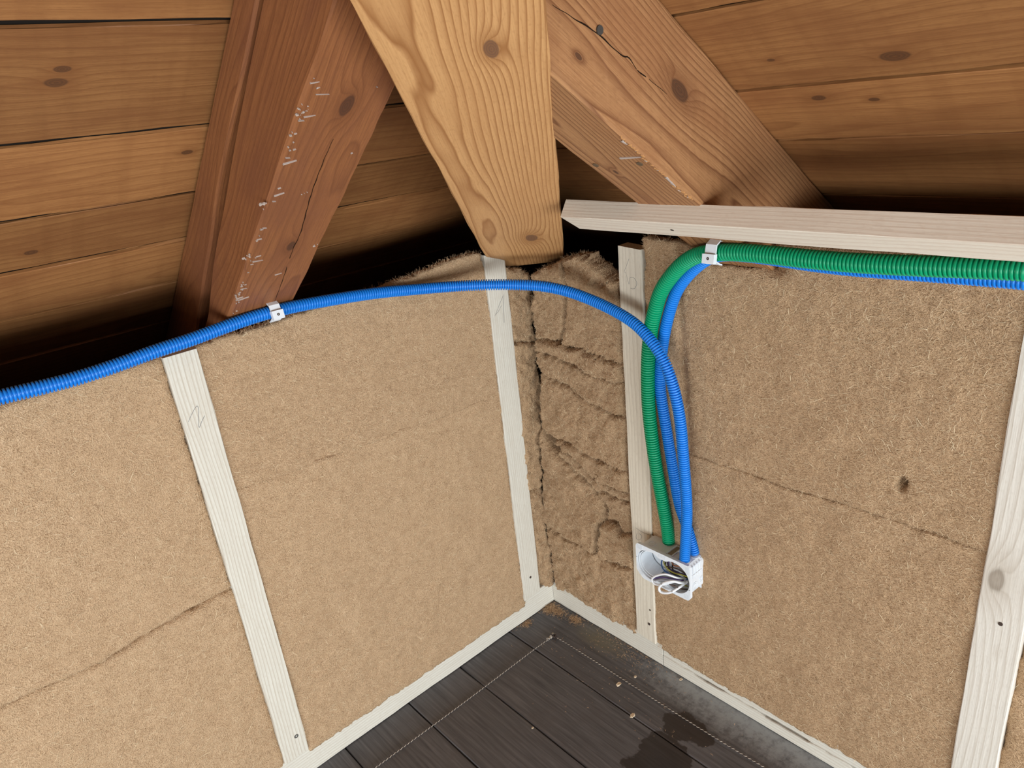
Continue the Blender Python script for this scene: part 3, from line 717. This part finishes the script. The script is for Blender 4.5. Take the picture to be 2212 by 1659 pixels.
# right wall, bay right of the conduits
gC = line_groove([(.395, .93), (.40, .80), (.405, .70), (.412, .6), (.408, .5)], .008, .006)
hole = tuple(at(1949, 1046, 0, 0)[[1, 2]]); dent = tuple(at(1672, 586, 0, 0)[[1, 2]])
def exC(A, Z):
    h = gC(A, Z)
    h = h - .07 * np.exp(-(((A - hole[0] + .001 * np.sin(Z * 900)) / .0045) ** 2 + ((Z - hole[1]) / .0085) ** 2) ** 1.5)
    h = h - .022 * np.exp(-(((A - dent[0]) / .02) ** 2 + ((Z - dent[1] - .004) / .009) ** 2))
    return h
topC = R_([(1392, 512), (1430, 520), (1480, 526)])
batt('insulation_batt', 'R', topC + [(.453, .928), (.456, .905), (.566, .905), (.572, .952), (.897, .956), (.897, .5495), (.7, .551), (.6, .545), (.5, .549), (.425, .5475), (.3220, .5475)],
     'upper coarse insulation batt right of the green conduit, with a small dark hole', rag=.0012, edge=.007, drop=.0016, amp=.0034, thick=.022, fibres=42000, straw=.075, flen=(.003, .012), fringe=1500, nscale=18, mat=m_ins_r, extra=exC, seed=21., proud=.003)
batt('insulation_batt', 'R', [(.897, .548), (.7, .5495), (.6, .5435), (.5, .5475), (.425, .546), (.3220, .546), (.3220, .046), (.5, .043), (.6, .044), (.75, .046), (.897, .046)],
     'lower coarse insulation batt right of the junction box', rag=.0014, edge=.005, drop=.0014, amp=.0034, fibres=44000, straw=.07, flen=(.003, .012), fringe=1000, nscale=18, mat=m_ins_r, seed=25.,
     extra=lambda A, Z: line_groove([(.405, .55), (.405, .42), (.41, .36)], .008, .004)(A, Z))
batt('insulation_batt', 'R', [(.949, .955), (2.6, .955), (2.6, .046), (.949, .046)], 'insulation batt right of the knotty stud, at the right edge',
     rag=.002, edge=.006, drop=.008, amp=.005, fibres=9000, straw=.14, nscale=18, mat=m_ins_r, seed=31., res=.008, proud=-.003)

# torn offcuts stuffed into the corner: left strip
crease = [(1140, 588), (1149, 640), (1144, 700), (1158, 735), (1158, 790), (1168, 830), (1165, 910), (1170, 960), (1172, 1050), (1174, 1118), (1186, 1182), (1196, 1258)]
sl1 = [(1088, 578)] + [(a + 4, b) for a, b in crease[:4]] + [(1105, 742)]
sl2 = [(1106, 745)] + [(1163, 738), (1161, 790), (1170, 830), (1169, 910), (1174, 960), (1168, 1052), (1136, 1062)]
sl3 = [(1138, 1064), (1162, 1054), (1175, 1050), (1178, 1118), (1190, 1182), (1200, 1254), (1188, 1268), (1166, 1264)]
for q, lab, sd_, pr_ in ((sl1, 'small insulation scrap under the hip rafter, beside the stud pencilled 1', 41, .004), (sl2, 'long torn insulation strip between the stud pencilled 1 and the corner', 43, .007), (sl3, 'lowest insulation strip left of the corner, above the sill joint', 45, .003)):
    batt('insulation_scrap', 'L', L_(q), lab, res=.003, rag=.004, edge=.008, drop=.010, amp=.008, fibres=2600, straw=.08, fringe=700, nscale=45, seed=sd_, proud=pr_, group='torn insulation in the corner', mat=m_ins_r, thick=.03)
c1 = [(1160, 733), (1190, 737), (1220, 746), (1280, 764), (1345, 787)]
c2 = [(1160, 757), (1190, 766), (1225, 781), (1280, 808), (1346, 828)]
c3 = [(1168, 800), (1187, 811), (1225, 835), (1277, 865), (1315, 889), (1351, 906)]
c4 = [(1172, 925), (1195, 943), (1243, 961), (1285, 989), (1339, 1013), (1356, 1023)]
c5b = [(1203, 957), (1240, 985), (1285, 1029), (1330, 1052), (1361, 1068)]
c5 = [(1180, 948), (1213, 988), (1237, 1008), (1273, 1043), (1300, 1062), (1362, 1086)]
R = lambda l: l[::-1]
pieces = [
 ([(1144, 590), (1165, 583), (1190, 570), (1215, 560), (1222, 640), (1218, 700), (1212, 741)] + R(c1)[3:] + [(1158, 728), (1146, 700), (1151, 640)], 'upright insulation offcut directly under the hip rafter end', .004, 51),
 ([(1217, 560), (1245, 551), (1268, 556), (1282, 575), (1300, 586), (1315, 596), (1338, 606)] + R(c1)[:3] + [(1216, 740), (1221, 700), (1225, 640)], 'large insulation offcut left of the stud pencilled 5, ragged on top', .006, 53),
 (c1 + R(c2), 'thin insulation strip, topmost of the stacked strips in the corner', .011, 55),
 (c2 + R(c3), 'second insulation strip from the top in the corner stack', .008, 57),
 (c3 + R(c4), 'thick insulation strip in the middle of the corner stack', .010, 59),
 ([(1200, 950)] + c4[2:] + R(c5b)[:4], 'slim insulation strip below the thick one in the corner stack', .012, 61),
 ([(1200, 962)] + c5b[1:] + R(c5)[:5], 'frayed lowest strip of the corner stack', .006, 63),
 ([(1168, 925), (1180, 950), (1213, 990), (1237, 1010), (1272, 1045), (1291, 1072), (1307, 1103), (1303, 1126), (1292, 1135), (1290, 1180), (1290, 1198), (1261, 1179), (1219, 1158), (1187, 1137), (1175, 1116), (1173, 1050), (1171, 960)], 'big smooth wedge of insulation in the corner below the strips', .010, 65),
 ([(1275, 1047), (1300, 1064), (1362, 1088), (1366, 1151), (1340, 1152), (1331, 1132), (1309, 1123), (1311, 1103), (1294, 1072)], 'insulation offcut left of the stud pencilled 5, right of the smooth wedge', .002, 67),
 ([(1296, 1136), (1308, 1128), (1329, 1135), (1338, 1155), (1366, 1155), (1368, 1223), (1324, 1216), (1299, 1204), (1293, 1180)], 'squarish insulation block low beside the stud pencilled 5', .008, 69),
 ([(1175, 1120), (1187, 1140), (1219, 1161), (1261, 1182), (1291, 1202), (1299, 1207), (1324, 1219), (1369, 1227), (1374, 1368), (1330, 1343), (1285, 1316), (1240, 1292), (1198, 1268), (1186, 1180)], 'bottom insulation offcut in the corner resting over the short sill', .004, 71),
]
for q, lab, pr_, sd_ in pieces:
    ar = R_(q); ext = np.ptp(np.array(ar), axis=0); n_ = int(1500 + ext[0] * ext[1] * 260000)
    batt('insulation_scrap', 'R', ar, lab, res=.0026, rag=.0034, edge=.008, drop=.020, amp=.008, fibres=n_, straw=.07, fringe=n_ // 5, nscale=40, seed=sd_, proud=pr_, group='torn insulation in the corner', mat=m_ins_r, thick=.035, flen=(.003, .010))

# ================================================================== BATTEN
al = np.array((math.cos(SR), 0, math.sin(SR)))
bl = np.array((.155, 0, .9838)); Ey = np.array((0, 1, 0.))
# local X along +Y world, Y = up-slope direction reversed for right-handedness, Z = normal up
yb_ = np.cross(rn, Ey); sB = 1 if yb_ @ al > 0 else -1
def batten_y(u_, v_, pt):     # y where the sight line column crosses an edge running along Y
    r = ray(u_, v_); t = (pt[0] - CAM[0]) / r[0]; return (CAM + t * r)[1]
BW, BT = .0445, .029
ptC = bl; ptB = bl + al * BW; ptA = bl + al * BW + rn * BT
yC, yB, yA = batten_y(1253, 495, ptC), batten_y(1211, 471, ptB), batten_y(1223, 432, ptA)
Mb = frame(np.array((bl[0], 0, bl[2])), Ey, yb_, rn)
def bcut(y, z, end):
    if end: return 0
    f = (y * sB) / BW; g = z / BT
    return yC * (1 - f) * (1 - g) + yB * f * (1 - g) + yA * f * g + (yC + yA - yB) * (1 - f) * g
ya_, yb2 = (0, BW) if sB > 0 else (-BW, 0)
batten = timber('roof_batten', Mb, 2.6, ya_, yb2, 0, BT, m_batten, ch=.0008, rough=.0003, step=.02, xs=lambda y, z, e: bcut(y, z, e), seed=33)
tag(batten, 'new pale batten with a slanted end across the right rafter', 'batten')

_p = np.cross(rn, EY); nick_b = onpl(1452, 497, -rn, -rn @ bl)
V, F = ring_vf(nick_b + rn * .0005, -rn, .0002, .0026, .0009, 9); mesh_obj('screw_hole', V, F, m_hole, batten)
# ================================================================== CONDUITS
def atcyl(u_, v_, cx, cy_, r_):             # far side of an upright round bend
    d = ray(u_, v_); o = CAM[:2] - (cx, cy_); A_ = d[:2] @ d[:2]; B_ = o @ d[:2]; C_ = o @ o - r_ * r_
    return CAM + d * ((-B_ + math.sqrt(max(B_ * B_ - A_ * C_, 0))) / A_)
A_pts = [np.array((2.6, .018, .885)), np.array((2.0, .018, .885)), np.array((1.5, .018, .884)), at(-420, 962, 1, .018), at(-200, 908, 1, .018)] + [at(a, b, 1, .018) for a, b in ((0, 858), (150, 822), (250, 790), (340, 757), (412, 734), (503, 700), (575, 677), (647, 660), (738, 644), (820, 632))] + \
        [atcyl(a, b, .335, .300, .281) for a, b in ((900, 625), (960, 620), (1008, 617), (1060, 615), (1117, 615), (1171, 618), (1225, 629), (1280, 649))] + \
        [at(a, b, 0, c) for a, b, c in ((1334, 675, .055), (1375, 702, .056), (1407, 737, .057), (1432, 775, .057), (1453, 830, .056), (1469, 904, .052), (1476, 986, .047), (1484, 1091, .040), (1482, 1151, .037))] + \
        [at(1479, 1208, 2, .340), at(1478.5, 1214, 2, .334)]
tag(conduit('conduit', A_pts, .0102, .0046, m_blue), 'blue corrugated conduit arching along the left wall and round the corner', 'conduit')
G_pts = [np.array((.076, 2.4, .958)), np.array((.076, 1.9, .957))] + [at(a, b, 0, c) for a, b, c in ((2900, 638, .075), (2500, 606, .077), (2212, 582, .079), (2000, 575, .08), (1800, 565, .08), (1632, 547, .08), (1560, 545, .078), (1520, 548, .074), (1492, 558, .068), (1463, 581, .06), (1429, 626, .05), (1415, 671, .043), (1406, 712, .038), (1400, 780, .034), (1400, 850, .031), (1404, 910, .029), (1416, 1001, .024), (1430, 1076, .018), (1441, 1135, .011))] + \
        [at(1444.7, 1169, 2, .340), at(1446, 1178, 2, .332)]
tag(conduit('conduit', G_pts, .0128, .0050, m_green), 'thick green corrugated conduit hanging under the batten and dropping to the box', 'conduit')
B_pts = [np.array((.053, 2.4, .940)), np.array((.053, 1.9, .939))] + [at(a, b, 0, c) for a, b, c in ((2900, 668, .052), (2500, 634, .052), (2212, 607, .053), (2000, 591, .053), (1800, 577, .053), (1632, 553, .054), (1560, 550, .053), (1525, 561, .05), (1492, 588, .042), (1463, 626, .034), (1447, 671, .028), (1436, 717, .024), (1429, 765, .021), (1426, 810, .019), (1427, 850, .018), (1439, 925, .016), (1454, 1016, .014), (1467, 1090, .012), (1485, 1140, .010))] + \
        [at(1500, 1194, 2, .340), at(1500, 1199, 2, .335)]
tag(conduit('conduit', B_pts, .0102, .0046, m_blue), 'blue corrugated conduit running behind the green one', 'conduit')

# clips on the rafter undersides
def clip(label, c, along, out, up, r, wid, drop):
    """c conduit centre, along = conduit direction, out = towards the room, up = towards rafter"""
    along, out, up = (np.array(v, float) / np.linalg.norm(v) for v in (along, out, up))
    out = out - along * (out @ along); out /= np.linalg.norm(out); up = np.cross(along, out); up = up if up[2] > 0 else -up
    c = np.array(c); root = empty('conduit_clip', c)
    t = .0022; secs = []
    prof = [(-.004, r + .006), (.004, r + .006), (r + .002, r * .9), (r + .003, 0), (r + .002, -r * .8), (r * .3, -r - .002), (-.002, -r - .003)]
    V = []; F = []
    for (o_, u_) in prof:
        nrm_ = np.array((o_, u_)) / (math.hypot(o_, u_) + 1e-9)
        for dd in (0, t):
            for sgn_ in (-.5, .5):
                V.append(c + out * (o_ + nrm_[0] * dd) + up * (u_ + nrm_[1] * dd) + along * wid * sgn_)
    for i in range(len(prof) - 1):
        a = i * 4; b = a + 4
        F += [(a, b, b + 1, a + 1), (a + 2, a + 3, b + 3, b + 2), (a, a + 2, b + 2, b), (a + 1, b + 1, b + 3, a + 3)]
    F += [(0, 1, 3, 2), (len(V) - 4, len(V) - 2, len(V) - 1, len(V) - 3)]
    mesh_obj('strap', V, F, m_white, root)
    # square locking lug with its hole on the room side
    lc = c + out * (r + .006) - up * (r * .55)
    vs_ = []
    for a_ in (-.55, .55):
        for b_ in (-.004, .004):
            for d_ in (-.0075, .0065): vs_.append(lc + along * wid * a_ + out * b_ + up * d_)
    mesh_obj('lug', vs_, [(0, 1, 3, 2), (4, 6, 7, 5), (0, 4, 5, 1), (2, 3, 7, 6), (0, 2, 6, 4), (1, 5, 7, 3)], m_white, root)
    V, F = ring_vf(lc + out * .0039, out, .0006, .0022, .0004, 14); mesh_obj('screw_hole', V, F, m_hole, root)
    # foot reaching up to the rafter
    vs_ = []
    for a_ in (-.5, .5):
        for b_ in (-.007, .007):
            for d_ in (r + .004, r + drop): vs_.append(c + along * wid * a_ + out * b_ + up * d_)
    mesh_obj('foot', vs_, [(0, 1, 3, 2), (4, 6, 7, 5), (0, 4, 5, 1), (2, 3, 7, 6), (0, 2, 6, 4), (1, 5, 7, 3)], m_white, root)
    return tag(root, label, 'clip')
cl = at(589, 674, 1, .018); clip('white plastic clip holding the blue conduit below the split rafter', cl, np.array(at(647, 660, 1, .018)) - at(530, 690, 1, .018), (0, 1, .25), (0, 0, 1), .0102, .017, .012)
cr = at(1549, 546, 0, .078); clip('white plastic clip holding the green conduit under the batten', cr, (0, 1, 0), (1, 0, .15), (0, 0, 1), .0128, .018, .014)

# ================================================================== JUNCTION BOX
BY0, BY1, BZ0, BZ1, BX = .318, .4475, .2605, .3405, .050
jb = empty('junction_box', (0, (BY0 + BY1) / 2, BZ0))
cy, cz = (BY0 + BY1) / 2, (BZ0 + BZ1) / 2; hy, hz = (BY1 - BY0) / 2, (BZ1 - BZ0) / 2
an = np.linspace(0, 2 * math.pi, 96, endpoint=False)
def outline(hy_, hz_, ch_bl=.016, rr=.005):
    out = []
    for a in an:
        c, s = math.cos(a), math.sin(a); t = min(hy_ / max(abs(c), 1e-6), hz_ / max(abs(s), 1e-6))
        y, z = c * t, s * t
        # chamfers
        for sy, sz, k in ((-1, -1, ch_bl), (-1, 1, rr), (1, 1, rr), (1, -1, rr * 1.3)):
            lim = hy_ + hz_ - k
            if sy * y + sz * z > lim: f = lim / (sy * c + sz * s); y, z = c * f, s * f
        out.append((y, z))
    return np.array(out)
def opening(rad_, sep):
    out = []
    for a in an:
        c, s = math.cos(a), math.sin(a); sg = 1 if c >= 0 else -1; k = sep * sg
        # ray from centre to the far side of the circle centred (k,0)
        b = c * k; disc_ = b * b - (k * k - rad_ * rad_); t = b + math.sqrt(disc_) if disc_ > 0 else 0
        t = max(t, min(.027 / max(abs(s), 1e-6), (sep + .012) / max(abs(c), 1e-6))); out.append((c * t, s * t))
    return np.array(out)
def tubewall(o0, i0, x0, x1, o1=None, i1=None):
    o1 = o0 if o1 is None else o1; i1 = i0 if i1 is None else i1; n_ = len(an)
    mk = lambda q, x: np.column_stack([np.full(n_, x), q[:, 0] + cy, q[:, 1] + cz])
    V = np.vstack([mk(o0, x0), mk(o1, x1), mk(i1, x1), mk(i0, x0)]); F = []
    for k in range(n_):
        j = (k + 1) % n_
        for q in range(4): F.append((q * n_ + k, ((q + 1) % 4) * n_ + k, ((q + 1) % 4) * n_ + j, q * n_ + j)[::-1])
    return V, F
fo = outline(hy, hz); op_ = opening(.0335, .0290)
V, F = tubewall(fo, op_, BX - .006, BX); mesh_obj('flange', V, F, m_white, jb)
bo = outline(hy - .004, hz - .003, .016, .008); bi = outline(hy - .006, hz - .005, .015, .007)
V, F = tubewall(bo, bi, -.012, BX - .005); body = mesh_obj('body', V, F, m_white, jb)
V, F = box_vf(.005, .007, cy - hy + .006, cy + hy - .006, cz - hz + .005, cz + hz - .005); mesh_obj('back', V, F, m_white, jb)
# left gang ring liner
for r0_, r1_, x_, h_ in ((.0300, .0316, .030, .017), (.0272, .0286, .010, .034)):
    V, F = arc_vf((x_, cy - .0290, cz), r0_, r1_, h_, math.radians(78), math.radians(285)); mesh_obj('liner', V, F, m_white, jb)
# knock-outs and ribs on the top and the right side
kn = []
for yy, xx, r_ in ((.345, .030, .0085), (.366, .006, .013), (.424, .035, .0115), (.429, .008, .0115)):
    for rr_ in (r_, r_ * .6): kn.append(ring_vf((xx, yy, BZ1 - .0032), (0, 0, 1), rr_ - .0008, rr_, .0009, 28))
for zz, xx, r_ in ((.285, .030, .009), (.290, .010, .006)):
    for rr_ in (r_, r_ * .6): kn.append(ring_vf((xx, BY1 - .0042, zz), (0, 1, 0), rr_ - .0008, rr_, .0009, 28))
for V, F in kn: mesh_obj('knockout', V, F, m_white, body)
rb = []
for xx in (.012, .020, .028, .036): rb.append(box_vf(xx, xx + .0016, BY1 - .0045, BY1 - .0030, .306, .334))
rb.append(box_vf(.0095, .0405, BY1 - .0046, BY1 - .0027, .312, .3136))
for yy in (.384, .398): rb.append(box_vf(.006, .040, yy, yy + .0022, BZ1 - .0035, BZ1 - .0012))
for V, F in rb: mesh_obj('rib', V, F, m_white, body)
V, F = box_vf(.008, .038, .3875, .396, BZ1 - .0034, BZ1 - .0026); mesh_obj('slot', V, F, plain('box_slot', (.30, .24, .17, 1), .8), jb)
# dotted grip fields on the flange corners
gp = []
for (yy0, yy1, zz0, zz1) in ((BY0 + .004, BY0 + .016, BZ1 - .012, BZ1 - .003), (BY0 + .007, BY0 + .018, BZ0 + .008, BZ0 + .016), (BY1 - .013, BY1 - .004, BZ0 + .004, BZ0 + .013), (BY1 - .010, BY1 - .003, BZ1 - .02, BZ1 - .004), (cy - .008, cy + .008, BZ1 - .009, BZ1 - .003)):
    for yy in np.arange(yy0, yy1, .0017):
        for zz in np.arange(zz0, zz1, .0017):
            q = (yy - cy, zz - cz); dd = min(math.hypot(q[0] - .029, q[1]), math.hypot(q[0] + .029, q[1]))
            if dd > .0345: gp.append(box_vf(BX - .0002, BX + .0005, yy, yy + .0009, zz, zz + .0009))
V, F = join_vf(gp); tag(mesh_obj('grip_dots', V, F, m_white, jb), kind='stuff')
# black tick marks
tk = [box_vf(BX - .0002, BX + .0003, BY1 - .0045, BY1 - .001, .2865, .2874), box_vf(BX - .0002, BX + .0003, BY0 + .0002, BY0 + .003, cz + .006, cz + .0068)]
for V, F in tk: tag(mesh_obj('pen_tick', V, F, m_wire['black'], jb), 'black pen tick')
tag(jb, 'white double junction box with open front on the right wall', 'junction box')

# cables and wires lying in the box (positions in box coordinates: out, along, up)
def wire(name, pts, r, col, label, cat='wire', seg=8):
    o = tube(name, [(x, y, z) for x, y, z in pts], r, m_wire[col], seg=seg); return tag(o, label, cat, 'wiring in the junction box')
Q = 1300; 
def bx(u_, v_, x): return at(1300 + u_ / 6.9125, 1080 + v_ / 6.9125, 0, x)
wire('cable', [bx(1290, 1215, .02), bx(1180, 1235, .045), bx(1060, 1215, .058), bx(930, 1240, .064), bx(860, 1300, .066), bx(870, 1365, .066), bx(950, 1390, .064), bx(1050, 1370, .06), bx(1150, 1310, .05), bx(1280, 1220, .028)], .0026, 'white', 'white sheathed cable in a long loop hanging out of the box', 'cable')
cab = COL.objects[-1]
for (u_, v_) in ((886, 1250), (1046, 1366)):
    tube('print', [bx(u_ + 14, v_ - 9, .0692), bx(u_ - 10, v_ - 10, .0694), bx(u_ + 2, v_ + 2, .0694), bx(u_ + 12, v_ + 8, .0692), bx(u_ - 8, v_ + 14, .0690)], .0003, m_wire['black'], cab, 5, .0006)
wire('cable', [bx(1250, 1180, .02), bx(1120, 1160, .045), bx(960, 1110, .056), bx(820, 1130, .06), bx(748, 1185, .062), bx(790, 1255, .062), bx(900, 1265, .058), bx(1050, 1230, .05), bx(1200, 1200, .03)], .0021, 'white', 'thin white cable looped at the back of the box opening', 'cable')
wire('wire', [bx(760, 1180, .060), bx(860, 1155, .058), bx(960, 1160, .054), bx(1080, 1180, .046), bx(1220, 1200, .03)], .0014, 'violet', 'violet wire lying across the white loops')
wire('wire', [bx(800, 1205, .058), bx(900, 1190, .055), bx(1020, 1210, .048), bx(1200, 1215, .03)], .0016, 'grey', 'pale grey wire beneath the violet one')
wire('wire', [bx(1010, 1260, .060), bx(1090, 1285, .056), bx(1170, 1325, .048), bx(1280, 1335, .03)], .0013, 'brown', 'brown wire poking forward between the white loops')
wire('wire', [bx(905, 880, .012), bx(890, 960, .022), bx(930, 1050, .03), bx(1040, 1120, .03), bx(1180, 1170, .024), bx(1280, 1190, .016)], .0014, 'blue', 'blue wire curving along the left of the bundle')
wire('wire', [bx(930, 880, .016), bx(930, 950, .026), bx(985, 1030, .034), bx(1080, 1090, .034), bx(1180, 1115, .03), bx(1290, 1150, .02)], .0014, 'yellow', 'yellow-green wire bowing round the dark bundle')
wire('wire', [bx(960, 890, .018), bx(950, 980, .028), bx(1010, 1000, .03), bx(1130, 1030, .026), bx(1270, 1110, .016)], .0013, 'brown', 'brown wire at the top of the bundle')
wire('wire', [bx(1000, 900, .02), bx(1000, 1000, .028), bx(1060, 1060, .028), bx(1190, 1100, .022), bx(1290, 1130, .012)], .0014, 'violet', 'violet wire buried in the dark bundle')
wire('wire', [bx(1040, 920, .018), bx(1080, 980, .024), bx(1160, 990, .022), bx(1270, 1060, .012)], .0013, 'orange', 'orange-brown wire at the upper right of the bundle')
wire('wire', [bx(1060, 930, .012), bx(1060, 1040, .02), bx(1140, 1080, .02), bx(1290, 1170, .01)], .0016, 'black', 'black wire in the middle of the bundle')
wire('wire', [bx(980, 930, .008), bx(1020, 1070, .016), bx(1130, 1130, .016), bx(1290, 1200, .008)], .0016, 'black', 'black wire at the bottom of the bundle')
wire('wire', [bx(1140, 1230, .03), bx(1200, 1260, .028), bx(1290, 1290, .02)], .0012, 'yellow', 'short yellow-green wire end at the lower right of the box')

# ================================================================== SMALL THINGS
def screw(name, p, nrm, r, parent, lab=None):
    nrm = np.array(nrm, float)
    V1 = ring_vf(np.array(p) - nrm * .0008, nrm, r * .35, r, .0014, 18); V2 = ring_vf(np.array(p) - nrm * .002, nrm, .0001, r * .4, .0014, 10)
    V, F = join_vf([V1, V2]); o = mesh_obj(name, V, F, m_steel, parent)
    if lab: o['label'] = lab
screw('screw', at(640, 1590, 1, .0066), EY, .0042, st2, 'steel screw head')
def nick(p, nrm, parent, r=.003):
    nrm = np.array(nrm, float); V, F = ring_vf(np.array(p) - nrm * .001, nrm, .0003, r, .0014, 9); mesh_obj('screw_hole', V, F, m_hole, parent)
nick(at(1146, 1247, 1, .0065), EY, st1); nick(at(1402, 1348, 0, .0065), EX, st5, .0032); nick(at(1404, 1318, 0, .0065), EX, st5, .002)
nick(at(2161, 1348, 0, .0080), EX, st6, .003)

# twine stretched on the floor round a nail
nail = (.094, .090, 0)
def twine(pts, label):
    root = empty('twine', pts[0]); path, L = catmull(pts, .0012); T = np.gradient(path, axis=0); T /= np.linalg.norm(T, axis=1)[:, None]
    S = np.cross(T, [0, 0, 1.]); ph = np.arange(len(path)) * 0.0012 / .0085 * 2 * math.pi
    for k, mt in ((0, m_twine), (1, m_twine_d)):
        off = (np.cos(ph + k * math.pi))[:, None] * S * .0006 + (np.sin(ph + k * math.pi))[:, None] * np.array([0, 0, 1.]) * .0006
        V, F = sweep(path + off, np.full(len(path), .0007), 5); mesh_obj('strand', V, F, mt, root, smooth=True)
    return tag(root, label, 'string')
tz = .0017
tl = [np.array((.104, .092, tz + .002)), np.array((.16, .0895, tz + .001)), at(1000, 1519, 2, tz), at(810, 1659, 2, tz), np.array((1.1, .084, tz)), np.array((1.6, .083, tz))]
twine(tl, 'twisted pale string stretched over the floor beside the left wall')
t2 = [np.array((.094, .104, tz + .002)), np.array((.091, .16, tz + .001)), at(1420, 1515, 2, tz), at(1560, 1603, 2, tz), np.array((.072, .9, tz)), np.array((.07, 1.4, tz))]
twine(t2, 'twisted pale string stretched over the floor beside the right wall')
kn_ = empty('string_knot', nail)
V, F = join_vf([ring_vf((nail[0], nail[1], 0), (0, 0, 1), .0002, .0012, .008, 10), ring_vf((nail[0], nail[1], .008), (0, 0, 1), .0002, .0028, .0012, 12)]); mesh_obj('nail', V, F, m_steel, kn_)
kp = []; r2 = random.Random(3)
a = 0; pts = []
for k in range(26):
    a += .9; t_ = k / 25; pts.append((nail[0] + .004 * math.cos(a) * (1 - .3 * t_) + .0, nail[1] + .004 * math.sin(a) + .010 * t_, .003 + .003 * math.sin(a * 1.7) + .001))
tube('loop', pts, .0010, m_twine_d, kn_, 6, .001)
pts = []; a = 0
for k in range(24):
    a += 1.1; t_ = k / 23; pts.append((nail[0] + .004 + .014 * t_ + .0022 * math.cos(a), nail[1] + .0025 * math.sin(a), .0035 + .002 * math.cos(a * 1.3)))
tube('loop', pts, .0010, m_twine, kn_, 6, .001)
tube('loop', [(nail[0] - .002, nail[1] + .012, .003), (nail[0] + .006, nail[1] + .016, .002), (nail[0] + .014, nail[1] + .018, .0015)], .0009, m_twine_d, kn_, 6, .001)
tag(kn_, 'knot of string wound round a nail near the floor corner', 'knot')

# insulation crumbs and dust on the floor
def fluff(name, spots, n_, label):
    C = []; 
    for (u_, v_, sx, sy, wgt) in spots:
        c = at(u_, v_, 2, 0.); m_ = int(n_ * wgt)
        C.append(np.column_stack([rng.normal(c[0], sx, m_), rng.normal(c[1], sy, m_), np.abs(rng.normal(.0, .0022 if wgt > .15 else .0008, m_)) + .0006]))
    C = np.vstack(C); C[:, 0] = np.maximum(C[:, 0], .003); C[:, 1] = np.maximum(C[:, 1], .003); m_ = len(C)
    th = rng.random(m_) * 6.28; D = np.column_stack([np.cos(th), np.sin(th), rng.normal(0, .2, m_)]); N = np.column_stack([rng.normal(0, .4, m_), rng.normal(0, .4, m_), np.ones(m_)])
    V, F, s = ribbons(C, D, N, rng.uniform(.002, .007, m_), rng.uniform(.0004, .0009, m_), rng.normal(0, .3, m_), np.clip(rng.normal(.5, .15, m_), 0, 1))
    V[:, 2] = np.maximum(V[:, 2], .0004)
    return tag(link(name, fast_mesh(name, V, F, m_fib, s), None), label, 'debris', kind='stuff')
fluff('insulation_crumbs', ((1188, 1316, .010, .008, .30), (1205, 1322, .008, .012, .2), (1243, 1340, .006, .010, .22), (1138, 1348, .008, .005, .1), (1348, 1404, .02, .06, .12), (1310, 1450, .06, .14, .06)), 2600, 'loose tan fibre crumbs scattered on the floor in the corner')
# wood chips
def chip(u_, v_, s, label, seed):
    r_ = random.Random(seed); c = at(u_, v_, 2, 0); V = []
    for zz in (.0003, .0003 + s * .35):
        for k in range(6):
            a = k * 1.047 + r_.uniform(-.3, .3); rr = s * r_.uniform(.35, .6); V.append((c[0] + rr * math.cos(a) * 1.4, c[1] + rr * math.sin(a), zz + r_.uniform(0, s * .12)))
    F = [tuple(range(5, -1, -1)), tuple(range(6, 12))] + [(k, (k + 1) % 6, 6 + (k + 1) % 6, 6 + k) for k in range(6)]
    tag(mesh_obj('wood_chip', V, F, m_chip), label, 'wood chip', 'chips on the floor')
chip(1366, 1547, .009, 'pale crumb on the dark floor, nearest of the larger ones', 1)
chip(1337, 1479, .009, 'pale crumb lying on the line of the string', 2)
chip(1372, 1463, .005, 'tiny white splinter between string and right sill', 3)
chip(1471, 1469, .006, 'white splinter touching the foot of the right sill', 4)
chip(1151, 1573, .004, 'tiny pale crumb in the middle of the floor planks', 5)
